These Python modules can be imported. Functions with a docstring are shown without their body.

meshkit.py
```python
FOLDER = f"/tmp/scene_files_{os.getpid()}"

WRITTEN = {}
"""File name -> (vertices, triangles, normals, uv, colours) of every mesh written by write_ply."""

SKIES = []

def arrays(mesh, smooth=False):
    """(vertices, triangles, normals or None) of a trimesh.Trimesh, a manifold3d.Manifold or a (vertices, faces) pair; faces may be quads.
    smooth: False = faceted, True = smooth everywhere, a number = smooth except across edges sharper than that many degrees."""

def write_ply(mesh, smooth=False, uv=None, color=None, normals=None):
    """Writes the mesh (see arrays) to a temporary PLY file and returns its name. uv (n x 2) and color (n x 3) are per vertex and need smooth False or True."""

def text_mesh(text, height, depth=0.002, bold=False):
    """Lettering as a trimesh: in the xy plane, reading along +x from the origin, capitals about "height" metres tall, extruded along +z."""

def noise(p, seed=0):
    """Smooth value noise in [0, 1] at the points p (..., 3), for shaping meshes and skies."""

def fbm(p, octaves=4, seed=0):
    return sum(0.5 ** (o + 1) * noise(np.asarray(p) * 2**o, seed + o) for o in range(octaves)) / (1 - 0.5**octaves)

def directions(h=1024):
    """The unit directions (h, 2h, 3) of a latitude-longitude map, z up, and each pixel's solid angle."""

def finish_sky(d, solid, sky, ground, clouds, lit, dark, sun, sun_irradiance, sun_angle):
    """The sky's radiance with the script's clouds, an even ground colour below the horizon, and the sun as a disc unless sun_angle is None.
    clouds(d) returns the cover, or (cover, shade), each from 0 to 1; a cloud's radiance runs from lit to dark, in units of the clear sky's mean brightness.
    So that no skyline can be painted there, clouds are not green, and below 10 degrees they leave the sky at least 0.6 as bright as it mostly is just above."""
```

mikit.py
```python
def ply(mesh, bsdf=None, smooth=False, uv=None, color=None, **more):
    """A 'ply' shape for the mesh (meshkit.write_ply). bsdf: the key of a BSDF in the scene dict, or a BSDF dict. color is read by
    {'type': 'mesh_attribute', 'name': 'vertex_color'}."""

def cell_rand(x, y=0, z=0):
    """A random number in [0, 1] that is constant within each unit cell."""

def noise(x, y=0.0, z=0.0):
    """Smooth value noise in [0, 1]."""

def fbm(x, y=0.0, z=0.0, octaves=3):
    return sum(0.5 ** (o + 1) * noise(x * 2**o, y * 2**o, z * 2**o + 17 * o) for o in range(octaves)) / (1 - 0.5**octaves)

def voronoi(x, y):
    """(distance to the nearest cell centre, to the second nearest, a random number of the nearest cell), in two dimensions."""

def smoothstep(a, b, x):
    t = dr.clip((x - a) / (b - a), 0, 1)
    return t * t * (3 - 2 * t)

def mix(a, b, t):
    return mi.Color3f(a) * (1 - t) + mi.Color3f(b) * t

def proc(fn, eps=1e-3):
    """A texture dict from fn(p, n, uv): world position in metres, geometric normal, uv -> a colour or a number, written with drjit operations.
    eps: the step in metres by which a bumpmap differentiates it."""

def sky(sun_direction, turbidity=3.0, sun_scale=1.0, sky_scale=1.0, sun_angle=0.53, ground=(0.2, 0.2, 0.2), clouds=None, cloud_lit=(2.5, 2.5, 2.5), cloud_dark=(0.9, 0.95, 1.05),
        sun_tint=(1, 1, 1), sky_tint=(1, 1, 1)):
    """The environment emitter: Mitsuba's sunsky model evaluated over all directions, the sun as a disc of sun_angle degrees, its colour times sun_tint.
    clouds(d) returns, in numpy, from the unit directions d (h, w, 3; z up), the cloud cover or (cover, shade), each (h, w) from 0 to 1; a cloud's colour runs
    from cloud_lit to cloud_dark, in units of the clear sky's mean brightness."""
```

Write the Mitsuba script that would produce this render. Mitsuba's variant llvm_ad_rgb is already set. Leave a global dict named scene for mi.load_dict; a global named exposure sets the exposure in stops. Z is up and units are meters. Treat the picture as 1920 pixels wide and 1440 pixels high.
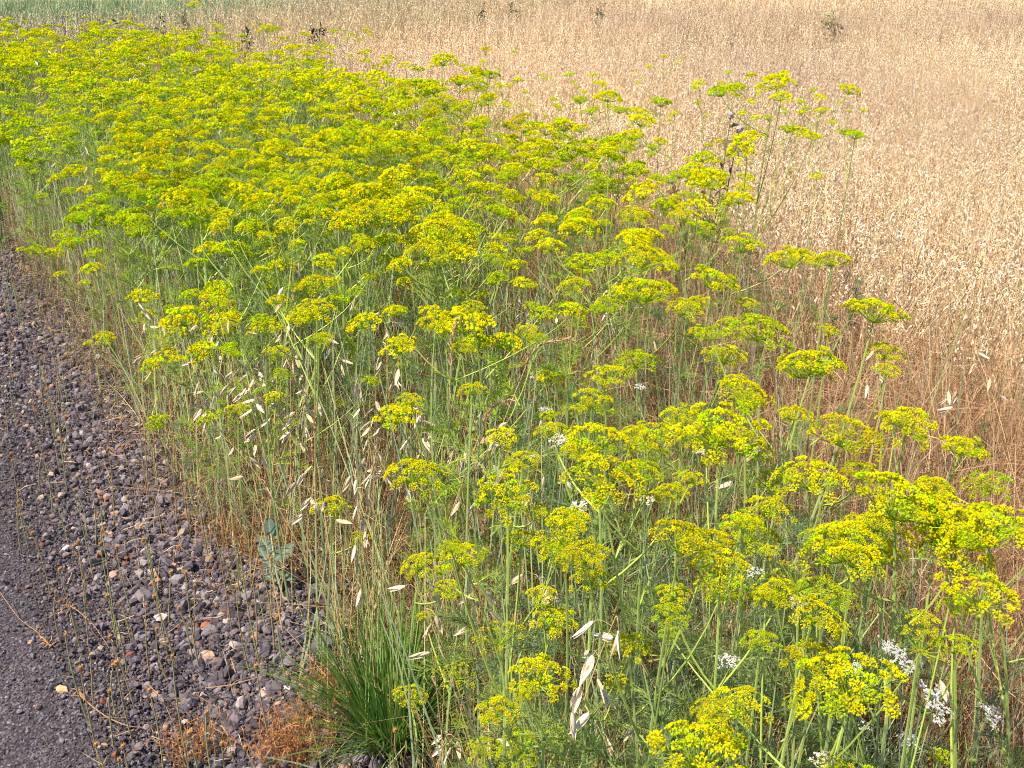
import math
import numpy as np
import trimesh
import mitsuba as mi
import drjit as dr
import mikit, meshkit

T = mi.ScalarTransform4f
scene, labels = {}, {}

# ------------------------------------------------------------------ camera, light, exposure
CAM_H, PITCH, HFOV = 1.7, math.radians(22.0), 52.0
scene['camera'] = {'type': 'perspective', 'fov': HFOV, 'fov_axis': 'x', 'near_clip': 0.05, 'far_clip': 5000.0,
                   'to_world': T().look_at(origin=[0, 0, CAM_H], target=[0, math.cos(PITCH), CAM_H - math.sin(PITCH)], up=[0, 0, 1])}
SUN = np.array([-0.52, -0.30, 1.0])
scene['daylight'] = mikit.sky(SUN.tolist(), turbidity=3.0, sun_scale=1.1, sky_scale=0.85)
exposure = 2.4

FPX = 960 / math.tan(math.radians(HFOV / 2))


def at(px, py, z=0.0):
    """World point at height z that stands where the photograph (1920 wide) has this pixel."""
    u, v = (px - 960) / FPX, -(py - 720) / FPX
    d = np.array([u, math.cos(PITCH) + v * math.sin(PITCH), -math.sin(PITCH) + v * math.cos(PITCH)])
    return np.array([0, 0, CAM_H]) + d * (z - CAM_H) / d[2]


def seen(p, margin=0.0):
    """Mask of the points (n, 3) inside the photograph's frame, widened by margin pixels."""
    q = p - [0, 0, CAM_H]
    dep = q[:, 1] * math.cos(PITCH) - q[:, 2] * math.sin(PITCH)
    up = q[:, 1] * math.sin(PITCH) + q[:, 2] * math.cos(PITCH)
    dep = np.where(dep > 0.05, dep, 0.05)
    x, y = 960 + FPX * q[:, 0] / dep, 720 - FPX * up / dep
    return (x > -margin) & (x < 1920 + margin) & (y > -margin) & (y < 1440 + margin)


WEED, TUSSOCK = at(533, 1128, 0), at(735, 1395, 0)


# The verge runs away to the left: t is the distance to the right of the edge of the plants, s the distance along it.
def st(x, y):
    dx, dy = x + 0.34, y - 1.88
    return -0.52 * dx + 0.854 * dy, 0.854 * dx + 0.52 * dy


def xy(s, t):
    return -0.34 - 0.52 * s + 0.854 * t, 1.88 + 0.854 * s + 0.52 * t


def field_edge(s):
    return 2.15 + 1.0 * np.clip(s / 5.0, 0, 1)


# ------------------------------------------------------------------ materials
def put_bsdf(name, d):
    scene[name] = d


VC = {'type': 'mesh_attribute', 'name': 'vertex_color'}
put_bsdf('leaf_bsdf', {'type': 'principledthin', 'base_color': VC, 'roughness': 0.55, 'diff_trans': 0.9, 'eta': 1.3})
put_bsdf('dry_bsdf', {'type': 'twosided', 'bsdf': {'type': 'principled', 'base_color': VC, 'roughness': 0.6, 'specular': 0.3}})
put_bsdf('stem_bsdf', {'type': 'twosided', 'bsdf': {'type': 'principled', 'base_color': VC, 'roughness': 0.5, 'specular': 0.35}})
put_bsdf('stone_bsdf', {'type': 'twosided', 'bsdf': {'type': 'principled', 'base_color': VC, 'roughness': 0.75, 'specular': 0.35}})


def ground_color(p, n, uv):
    dx, dy = p.x + 0.34, p.y - 1.88
    t = 0.854 * dx + 0.52 * dy
    a = mikit.fbm(p.x * 3, p.y * 3, 0.0, 4)
    b = mikit.fbm(p.x * 40, p.y * 40, 3.0, 3)
    soil = mikit.mix((0.055, 0.04, 0.03), (0.16, 0.10, 0.06), a * 0.6 + b * 0.5)
    grey = mikit.mix((0.035, 0.032, 0.038), (0.10, 0.09, 0.095), b)
    straw = mikit.mix((0.30, 0.20, 0.11), (0.50, 0.38, 0.24), a * 0.5 + b * 0.5)
    c = mikit.mix(grey, soil, mikit.smoothstep(-0.15, 0.25, t + 0.25 * (a - 0.5)))
    c = mikit.mix(c, straw, mikit.smoothstep(2.6, 3.6, t + 0.8 * (a - 0.5)))
    crop = mikit.mix((0.15, 0.22, 0.09), (0.22, 0.29, 0.13), mikit.fbm(p.x * 0.6, p.y * 0.15, 0.0, 3))
    c = mikit.mix(c, crop, mikit.smoothstep(20.0, 21.5, p.y) * mikit.smoothstep(0.3, -0.3, p.x + 7.2 - 0.17 * (p.y - 19)))
    fallow = mikit.mix((0.30, 0.22, 0.14), (0.38, 0.29, 0.19), a)
    return mikit.mix(c, fallow, mikit.smoothstep(46.0, 48.0, p.y + 0.1 * p.x))


put_bsdf('ground_bsdf', {'type': 'principled', 'base_color': mikit.proc(ground_color), 'roughness': 0.95, 'specular': 0.1})


def road_color(p, n, uv):
    f, g, w = mikit.voronoi(p.x * 130, p.y * 130)
    tone = mikit.mix((0.042, 0.039, 0.050), (0.14, 0.13, 0.155), w * w)
    big = mikit.fbm(p.x * 2.2, p.y * 2.2, 5.0, 3)
    return tone * (0.55 + 0.45 * mikit.smoothstep(0.0, 0.35, g - f)) * (0.8 + 0.4 * big)


def road_height(p, n, uv):
    f, g, w = mikit.voronoi(p.x * 130, p.y * 130)
    return (1 - f) * (0.4 + 0.6 * w)


put_bsdf('road_bsdf', {'type': 'bumpmap', 'arbitrary': mikit.proc(road_height, eps=5e-4), 'scale': 0.006,
                       'bsdf': {'type': 'principled', 'base_color': mikit.proc(road_color), 'roughness': 0.8, 'specular': 0.3}})


# ------------------------------------------------------------------ mesh helpers
class Geo:
    def __init__(self):
        self.v, self.f, self.c, self.n = [], [], [], 0

    def add(self, v, f, c):
        v = np.asarray(v, float).reshape(-1, 3)
        c = np.broadcast_to(np.asarray(c, float), v.shape) if np.ndim(c) == 1 else np.asarray(c, float).reshape(-1, 3)
        self.v.append(v)
        self.f.append(np.asarray(f, int).reshape(-1, 3) + self.n)
        self.c.append(c)
        self.n += len(v)
        return self

    def shape(self, bsdf, smooth=False):
        v, f, c = np.vstack(self.v), np.vstack(self.f), np.clip(np.vstack(self.c), 0.003, 0.95)
        return mikit.ply((v, f), bsdf, smooth=smooth, color=c)


def percol(c, n, k):
    """Colours (n,3) or (3,) or (n,k,3) spread over k vertices each."""
    c = np.asarray(c, float)
    if c.ndim == 1:
        c = np.broadcast_to(c, (n, 3))
    return np.repeat(c[:, None], k, 1) if c.ndim == 2 else c


def ribbons(geo, P, W, side, col):
    """Flat strips along the polylines P (n,k,3), half widths W (n,k) or (k,), across the directions side (n,3)."""
    n, k = P.shape[:2]
    W = np.broadcast_to(W, (n, k))[..., None]
    s = side / (np.linalg.norm(side, axis=-1, keepdims=True) + 1e-9)
    s = s[:, None] if s.ndim == 2 else s
    v = np.stack([P - s * W, P + s * W], 2)
    i = (np.arange(n)[:, None] * k + np.arange(k - 1)[None]) * 2
    q = np.stack([i, i + 1, i + 3, i, i + 3, i + 2], -1)
    c = np.repeat(percol(col, n, k)[:, :, None], 2, 2)
    geo.add(v, q, c.reshape(-1, 3))


def tubes(geo, P, R, col, sides=4):
    n, k = P.shape[:2]
    t = np.gradient(P, axis=1)
    t /= np.linalg.norm(t, axis=-1, keepdims=True) + 1e-12
    a = np.cross(t, np.where(np.abs(t[..., 2:]) < 0.9, [0, 0, 1.0], [1.0, 0, 0]))
    a /= np.linalg.norm(a, axis=-1, keepdims=True) + 1e-12
    b = np.cross(t, a)
    g = np.arange(sides) * 2 * np.pi / sides
    R = np.broadcast_to(R, (n, k))[..., None, None]
    v = P[:, :, None] + R * (np.cos(g)[:, None] * a[:, :, None] + np.sin(g)[:, None] * b[:, :, None])
    i = (np.arange(n)[:, None, None] * k + np.arange(k - 1)[None, :, None]) * sides
    j, jj = np.arange(sides), (np.arange(sides) + 1) % sides
    q = np.stack([i + j, i + jj, i + sides + jj, i + j, i + sides + jj, i + sides + j], -1)
    geo.add(v, q, np.repeat(percol(col, n, k)[:, :, None], sides, 2).reshape(-1, 3))


OCTA = (np.array([[1, 0, 0], [0, 1, 0], [-1, 0, 0], [0, -1, 0], [0, 0, 1], [0, 0, -1.0]]),
        np.array([[0, 1, 4], [1, 2, 4], [2, 3, 4], [3, 0, 4], [1, 0, 5], [2, 1, 5], [3, 2, 5], [0, 3, 5]]))
PYRA = (np.array([[1, 0, 0], [0, 1, 0], [-1, 0, 0], [0, -1, 0], [0, 0, 0.7]]), np.array([[0, 1, 4], [1, 2, 4], [2, 3, 4], [3, 0, 4]]))
_i = trimesh.creation.icosphere(subdivisions=0)
ICO = (np.array(_i.vertices), np.array(_i.faces))
_i = trimesh.creation.icosphere(subdivisions=1)
ICO1 = (np.array(_i.vertices), np.array(_i.faces))


def rotations(rng, n):
    q = rng.normal(size=(n, 4))
    q /= np.linalg.norm(q, axis=1, keepdims=True)
    w, x, y, z = q.T
    return np.stack([np.stack([1 - 2 * (y * y + z * z), 2 * (x * y - z * w), 2 * (x * z + y * w)], -1),
                     np.stack([2 * (x * y + z * w), 1 - 2 * (x * x + z * z), 2 * (y * z - x * w)], -1),
                     np.stack([2 * (x * z - y * w), 2 * (y * z + x * w), 1 - 2 * (x * x + y * y)], -1)], 1)


def scatter(geo, template, C, R, col, rng, jitter=0.0, squash=None, spin=True):
    """Copies of template at C (n,3), radius R (n,), turned at random, every vertex moved by jitter."""
    v, f = template
    n = len(C)
    w = np.broadcast_to(v, (n, *v.shape)).copy()
    if jitter:
        w *= 1 + jitter * rng.uniform(-1, 1, (n, len(v), 1))
        w += jitter * 0.4 * rng.uniform(-1, 1, w.shape)
    if squash is not None:
        w = w * squash[:, None, :]
    if spin:
        w = np.einsum('nij,nkj->nki', rotations(rng, n), w)
    w = w * np.broadcast_to(R, (n,))[:, None, None] + C[:, None]
    geo.add(w, f[None] + (np.arange(n) * len(v))[:, None, None], percol(col, n, len(v)).reshape(-1, 3))


def unit(v):
    return v / (np.linalg.norm(v, axis=-1, keepdims=True) + 1e-12)


def curve(a, b, c, k):
    """Quadratic curves from a over b to c, each (n,3) -> (n,k,3)."""
    u = np.linspace(0, 1, k)[None, :, None]
    return (1 - u) ** 2 * a[:, None] + 2 * u * (1 - u) * b[:, None] + u * u * c[:, None]


def jitcol(rng, base, n, amount=0.18, hue=0.06):
    return np.asarray(base) * (1 + amount * rng.uniform(-1, 1, (n, 1))) * (1 + hue * rng.uniform(-1, 1, (n, 3)))


def pick(rng, palette, n, weights=None):
    w = None if weights is None else np.asarray(weights, float) / np.sum(weights)
    return np.asarray(palette, float)[rng.choice(len(palette), n, p=w)]


used = {}


def numbered(name):
    k = used.get(name, 0)
    used[name] = k + 1
    return name if k == 0 else f'{name}_{k:03d}'


def thing(name, label, category, group=None):
    key = numbered(name)
    labels[key] = {'label': label, 'category': category}
    if group:
        labels[key]['group'] = group
    return key


def part(parent, name, shape):
    key = numbered(f'{parent}__{name}')
    scene[key] = shape
    return key


def inst(group, m):
    return {'type': 'instance', 'to_world': T(np.asarray(m, float).tolist()), 'g': {'type': 'ref', 'id': group}}


def stuff(name, shape, label, category):
    scene[name] = shape
    labels[name] = {'label': label, 'category': category, 'kind': 'stuff'}


def frame(p, axis, scale, spin):
    """Matrix that puts the origin at p and z along axis, scaled and spun about it."""
    z = unit(np.asarray(axis, float))
    x = unit(np.cross([0.31, 0.95, 0.02], z))
    y = np.cross(z, x)
    c, s = math.cos(spin), math.sin(spin)
    m = np.eye(4)
    m[:3, 0], m[:3, 1], m[:3, 2], m[:3, 3] = (c * x + s * y) * scale, (-s * x + c * y) * scale, z * scale, p
    return m


# ------------------------------------------------------------------ setting: ground and road
rng = np.random.default_rng(1)
near = np.linspace(-9, 9, 181)
gx = np.concatenate([[-1500, -500, -160, -60, -25, -14], near, [14, 25, 60, 160, 500, 1500]])
gy = np.concatenate([[-1500, -400, -100, -30, -10], np.linspace(-4, 20, 241), [24, 32, 50, 90, 200, 600, 2500]])
X, Y = np.meshgrid(gx, gy)
_, t = st(X, Y)
lump = meshkit.fbm(np.stack([X * 3.0, Y * 3.0, X * 0], -1), 3, 4) - 0.5
Z = 0.03 * lump * np.clip((t - 0.05) / 0.5, 0, 1) * (np.abs(X) < 9.5) * (Y < 20.5) * (Y > -4.5)
i = (np.arange(len(gy) - 1)[:, None] * len(gx) + np.arange(len(gx) - 1)[None]).ravel()
quads = np.stack([i, i + 1, i + 1 + len(gx), i + len(gx)], 1)
scene['ground'] = mikit.ply((np.stack([X, Y, Z], -1).reshape(-1, 3), quads), 'ground_bsdf', smooth=True)
labels['ground'] = {'kind': 'structure', 'label': 'brown soil of the verge and the field under the plants', 'category': 'ground'}

ss = np.linspace(-8, 70, 391)
edge = -0.52 + 0.10 * (meshkit.fbm(np.stack([ss * 1.6, ss * 0, ss * 0], -1), 3, 9) - 0.5)
rows = [np.stack([*xy(ss, edge), 0 * ss + 0.004], -1)] + [np.stack([*xy(ss, 0 * ss + tt), 0 * ss + 0.004], -1) for tt in (-1.2, -2.5, -6.0)]
V = np.stack(rows, 1).reshape(-1, 3)
i = (np.arange(len(ss) - 1)[:, None] * 4 + np.arange(3)[None]).ravel()
scene['road'] = mikit.ply((V, np.stack([i, i + 4, i + 5, i + 1], 1)), 'road_bsdf', smooth=True)
labels['road'] = {'kind': 'structure', 'label': 'worn dark asphalt road surface along the gravel shoulder', 'category': 'road'}

# ------------------------------------------------------------------ gravel
GREYS = [(0.095, 0.086, 0.112), (0.125, 0.112, 0.14), (0.17, 0.152, 0.18), (0.065, 0.06, 0.078), (0.25, 0.23, 0.245), (0.17, 0.12, 0.115), (0.30, 0.20, 0.15), (0.32, 0.27, 0.21), (0.22, 0.09, 0.055), (0.45, 0.42, 0.40)]
GW = [26, 24, 14, 18, 5, 7, 2.6, 1.6, 1.2, 0.3]


def pebbles(n, s0, s1, t0, t1, size, rng, keep, margin=160):
    s, t = rng.uniform(s0, s1, n), rng.uniform(t0, t1, n)
    ok = rng.uniform(size=n) < keep(s, t)
    x, y = xy(s[ok], t[ok])
    r = size(rng, ok.sum())
    p = np.stack([x, y, 0.005 + 0.35 * r * rng.uniform(0.2, 1.4, len(r))], -1)
    k = seen(p, margin)
    return p[k], r[k]


g = Geo()
rng = np.random.default_rng(11)
for (n, s0, s1, size) in ((110000, -0.9, 1.6, lambda r, n: 0.0021 * np.exp(r.gamma(1.5, 0.42, n))), (52000, 1.6, 4.5, lambda r, n: 0.0032 * np.exp(r.gamma(1.4, 0.38, n))), (16000, 4.5, 9, lambda r, n: 0.006 * np.exp(r.gamma(1.4, 0.32, n)))):
    p, r = pebbles(n, s0, s1, -0.85, 0.35, size, rng, lambda s, t: np.where(t < -0.36, np.clip(1 - (-0.36 - t) / 0.25, 0.03, 1), np.clip(1 - (t - 0.0) / 0.35, 0.1, 1)))
    _, tt = st(p[:, 0], p[:, 1])
    r = 0.85 * np.minimum(r, 0.019) * np.clip(1.0 + 1.6 * (tt + 0.2), 0.5, 1.0)
    sq = np.stack([rng.uniform(0.8, 1.3, len(r)), rng.uniform(0.7, 1.1, len(r)), rng.uniform(0.5, 0.9, len(r))], -1)
    col = pick(rng, GREYS, len(r), GW) * rng.uniform(0.7, 1.28, (len(r), 1))
    scatter(g, ICO, p, r, col, rng, 0.28, sq)
stuff('gravel', g.shape('stone_bsdf'), 'loose grey and purplish volcanic gravel on the road shoulder', 'gravel')

g = Geo()
n = 110000
p, r = pebbles(n, -1.0, 3.4, -1.5, 0.15, lambda r, n: r.uniform(0.0022, 0.0058, n), rng, lambda s, t: np.clip(1.1 - s / 3.4, 0.15, 1) * np.where(t > -0.38, 0.8, 1), 60)
p[:, 2] = 0.0046 + np.where(st(p[:, 0], p[:, 1])[1] > -0.42, rng.uniform(0, 0.008, len(p)), 0)
col = pick(rng, [(0.070, 0.064, 0.083), (0.10, 0.092, 0.115), (0.145, 0.135, 0.165), (0.045, 0.042, 0.055), (0.26, 0.25, 0.28), (0.17, 0.11, 0.09)], len(r), [30, 30, 20, 14, 4, 1.5]) * rng.uniform(0.8, 1.2, (len(r), 1))
scatter(g, OCTA, p, r, col, rng, 0.3, np.stack([rng.uniform(0.8, 1.4, len(r)), rng.uniform(0.7, 1.2, len(r)), rng.uniform(0.6, 1.0, len(r))], -1))
stuff('road_chippings', g.shape('stone_bsdf'), 'fine dark stone chippings on the asphalt and between the gravel', 'chippings')

# single stones that stand out
rng = np.random.default_rng(12)


def stone_mesh(seed, squash):
    v, f = trimesh.creation.icosphere(subdivisions=3).vertices, trimesh.creation.icosphere(subdivisions=3).faces
    v = np.array(v)
    r = np.random.default_rng(seed)
    for _ in range(11):  # broken faces
        d = unit(r.normal(size=3))
        h = r.uniform(0.5, 0.85)
        over = np.maximum(v @ d - h, 0)
        v = v - over[:, None] * d * 0.92
    v = v * (1 + 0.22 * (meshkit.fbm(v * 3.2 + seed * 7, 4, seed)[:, None] - 0.5))
    return v * squash, np.array(f)


STONES = [stone_mesh(k, np.array([1, r_, z_])) for k, (r_, z_) in enumerate([(0.85, 0.7), (0.75, 0.6), (0.9, 0.8), (0.65, 0.55), (0.8, 0.5), (0.95, 0.65)])]


def stone(px, py, w, col, label, group=None, k=None):
    p = at(px, py, 0.01)
    dist = np.linalg.norm(p - [0, 0, CAM_H])
    R = 0.5 * w / FPX * dist * 1.05
    v, f = STONES[rng.integers(len(STONES)) if k is None else k]
    a = rng.uniform(0, 6.28)
    rot = np.array([[math.cos(a), -math.sin(a), 0], [math.sin(a), math.cos(a), 0], [0, 0, 1]])
    q = (v * R) @ rot.T + [p[0], p[1], 0.38 * R]
    c = np.asarray(col) * (0.75 + 0.5 * meshkit.fbm(v * 4 + px, 3, 5)[:, None])
    key = thing('stone', label, 'stone', group)
    scene[key] = Geo().add(q, f, c).shape('stone_bsdf', True)


GREY, DARK, RED, TAN, PINK, PALE = (0.17, 0.16, 0.18), (0.11, 0.10, 0.12), (0.24, 0.075, 0.045), (0.55, 0.36, 0.20), (0.34, 0.22, 0.16), (0.50, 0.47, 0.46)
for a in [
    (118, 1291, 25, TAN, 'pale orange stone alone on the dark asphalt'),
    (290, 1093, 27, (0.36, 0.19, 0.12), 'reddish pitted scoria stone among grey gravel'),
    (262, 1076, 24, (0.24, 0.23, 0.22), 'rounded light grey stone beside the reddish pitted stone'),
    (243, 1227, 26, RED, 'dark red stone behind a dried stem at the asphalt edge'),
    (385, 1173, 22, (0.36, 0.11, 0.05), 'small rust red stone lying on a grey slab'),
    (390, 1187, 42, (0.15, 0.14, 0.165), 'grey slab of stone under the small rust red stone'),
    (112, 1234, 11, RED, 'small red stone fragment lying on the asphalt'),
    (332, 1090, 30, (0.22, 0.20, 0.24), 'lilac grey stone right of the reddish pitted stone'),
    (268, 1120, 36, (0.16, 0.145, 0.17), 'broad purplish grey stone below the light grey round one'),
    (270, 1196, 34, (0.19, 0.18, 0.20), 'angular grey stone with a lit left face'),
    (390, 1232, 34, (0.40, 0.29, 0.23), 'buff pinkish stone in the gravel near the dried weeds'),
    (204, 1012, 26, GREY, 'grey stone with a dark shaded side at the upper gravel'),
    (190, 985, 20, (0.42, 0.33, 0.29), 'pale pinkish stone at the upper gravel'),
    (330, 1058, 20, (0.40, 0.25, 0.17), 'orange brown stone above the lilac grey stone'),
    (345, 1069, 9, (0.65, 0.63, 0.62), 'tiny white pebble above the lilac grey stone'),
    (213, 1078, 22, (0.36, 0.24, 0.19), 'light brown stone left of the rounded light grey stone'),
    (538, 1288, 17, (0.62, 0.58, 0.62), 'white stone lying at the foot of the dried weeds'),
    (684, 1420, 44, (0.16, 0.145, 0.165), 'large grey stone under the green grass tussock'),
    (633, 1187, 50, (0.15, 0.15, 0.17), 'broad flat grey stone in the shade beside the tall stems'),
    (610, 1212, 40, (0.13, 0.125, 0.145), 'dark grey stone in front of the broad flat stone'),
    (395, 1040, 20, (0.21, 0.20, 0.21), 'small grey stone below the broadleaf weed foot'),
    (55, 1010 + 190, 13, PINK, 'small pinkish chip near the asphalt edge'),
    (288, 1303, 22, (0.25, 0.20, 0.165), 'brownish flat stone near the fallen stem'),
    (497, 1300, 30, (0.42, 0.33, 0.31), 'pinkish stone beside the white stone'),
    (183, 1330 - 250, 20, (0.17, 0.16, 0.18), 'plain grey stone at the inner edge of the asphalt'),
]:
    stone(*a)
for _ in range(70):
    s_, t_ = rng.uniform(-0.6, 2.2), rng.uniform(-0.36, 0.05)
    x, y = xy(s_, t_)
    q = np.array([x, y, 0.0])
    if not seen(q[None])[0]:
        continue
    dep = np.linalg.norm(q - [0, 0, CAM_H])
    d = q - [0, 0, CAM_H]
    zc = d[1] * math.cos(PITCH) - d[2] * math.sin(PITCH)
    px, py = 960 + FPX * d[0] / zc, 720 - FPX * (d[1] * math.sin(PITCH) + d[2] * math.cos(PITCH)) / zc
    stone(px, py, rng.uniform(0.016, 0.032) * FPX / dep, np.asarray(pick(rng, GREYS[:7], 1, GW[:7])[0]) * rng.uniform(0.75, 1.1),
          'angular grey stone lying among the smaller gravel of the shoulder', 'larger grey stones in the gravel')

# ------------------------------------------------------------------ fennel: umbel templates (radius 1, origin where the rays meet)
YEL, GRN, OLV = (0.74, 0.735, 0.006), (0.57, 0.67, 0.010), (0.66, 0.62, 0.010)
RAY = (0.40, 0.55, 0.04)


def umbel_geo(seed, tone, lod, nrays=24, nfl=18, spread=1.0, ur=0.135, droop=0.42):
    """The florets and the rays of one umbel."""
    rng = np.random.default_rng(seed)
    fl, ry = Geo(), Geo()
    k = np.arange(nrays)
    rr = np.sqrt((k + 0.4) / nrays) * (1 + 0.07 * rng.normal(size=nrays)) * (0.97 - ur * 0.5)
    ph = k * 2.39996 + rng.uniform(0, 6.28) + 0.16 * rng.normal(size=nrays)
    hh = 0.62 - droop * rr ** 2 + 0.055 * rng.normal(size=nrays)
    tip = np.stack([rr * np.cos(ph), rr * np.sin(ph), hh], -1)
    mid = tip * [0.62, 0.62, 0.38]
    P = curve(np.zeros((nrays, 3)), mid, tip, 4 if lod == 0 else 3)
    if lod < 2:
        tubes(ry, P, np.linspace(0.016, 0.010, P.shape[1])[None], jitcol(rng, RAY, nrays), 3)
    else:
        ribbons(ry, P, np.full((nrays, 3), 0.016), np.cross(tip, [0, 0, 1.0]) + 1e-3, jitcol(rng, RAY, nrays))
    axis = unit(tip * [0.8, 0.8, 1.0] + [0, 0, 0.35])
    a = unit(np.cross(axis, [0.3, 0.2, 0.9]))
    b = np.cross(axis, a)
    us = ur * rng.uniform(0.75, 1.2, nrays)
    base = jitcol(rng, tone, nrays, 0.14, 0.05)
    green = rng.uniform(size=nrays) < 0.14
    base[green] = base[green] * [0.72, 0.98, 1.2]
    if lod == 2:
        C = tip + axis * (us * 0.25)[:, None]
        scatter(fl, ICO, C, us * 1.05, base, rng, 0.3, np.tile([1, 1, 0.62], (nrays, 1)))
        extra = np.repeat(C, 3, 0) + rng.normal(size=(nrays * 3, 3)) * 0.6 * ur * [1, 1, 0.45]
        scatter(fl, OCTA, extra, ur * 0.42, np.repeat(base, 3, 0) * rng.uniform(0.8, 1.2, (nrays * 3, 1)), rng, 0.3)
        return fl, ry
    m = nfl
    j = np.arange(m)
    th = np.arccos(1 - (j + 0.5) / m * 0.95)
    f_ph = j[None] * 2.39996 + rng.uniform(0, 6.28, (nrays, 1)) + 0.25 * rng.normal(size=(nrays, m))
    sth, cth = np.sin(th)[None] * (1 + 0.12 * rng.normal(size=(nrays, m))), np.cos(th)[None] * (1 + 0.15 * rng.normal(size=(nrays, m)))
    off = sth[..., None] * (np.cos(f_ph)[..., None] * a[:, None] + np.sin(f_ph)[..., None] * b[:, None]) + 0.42 * cth[..., None] * axis[:, None]
    C = (tip[:, None] + off * us[:, None, None]).reshape(-1, 3)
    col = np.repeat(base, m, 0) * rng.uniform(0.78, 1.18, (nrays * m, 1))
    fr = (0.0250 if lod == 0 else 0.057)
    scatter(fl, OCTA, C, fr * rng.uniform(0.7, 1.4, len(C)), col, rng, 0.45, np.tile([1.1, 1, 0.6], (len(C), 1)))
    if lod == 0:  # the little stalks of the florets
        root = np.repeat(tip - axis * 0.05, m, 0)
        P = np.stack([root, C], 1)
        ribbons(ry, P, np.array([0.006, 0.005]), np.cross(C - root, [0.2, 0.3, 0.93]) + 1e-4, jitcol(rng, (0.42, 0.46, 0.05), len(C)))
    return fl, ry


TONES = {'y': YEL, 'g': GRN, 'o': OLV}
TEMPL = {}


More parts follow.
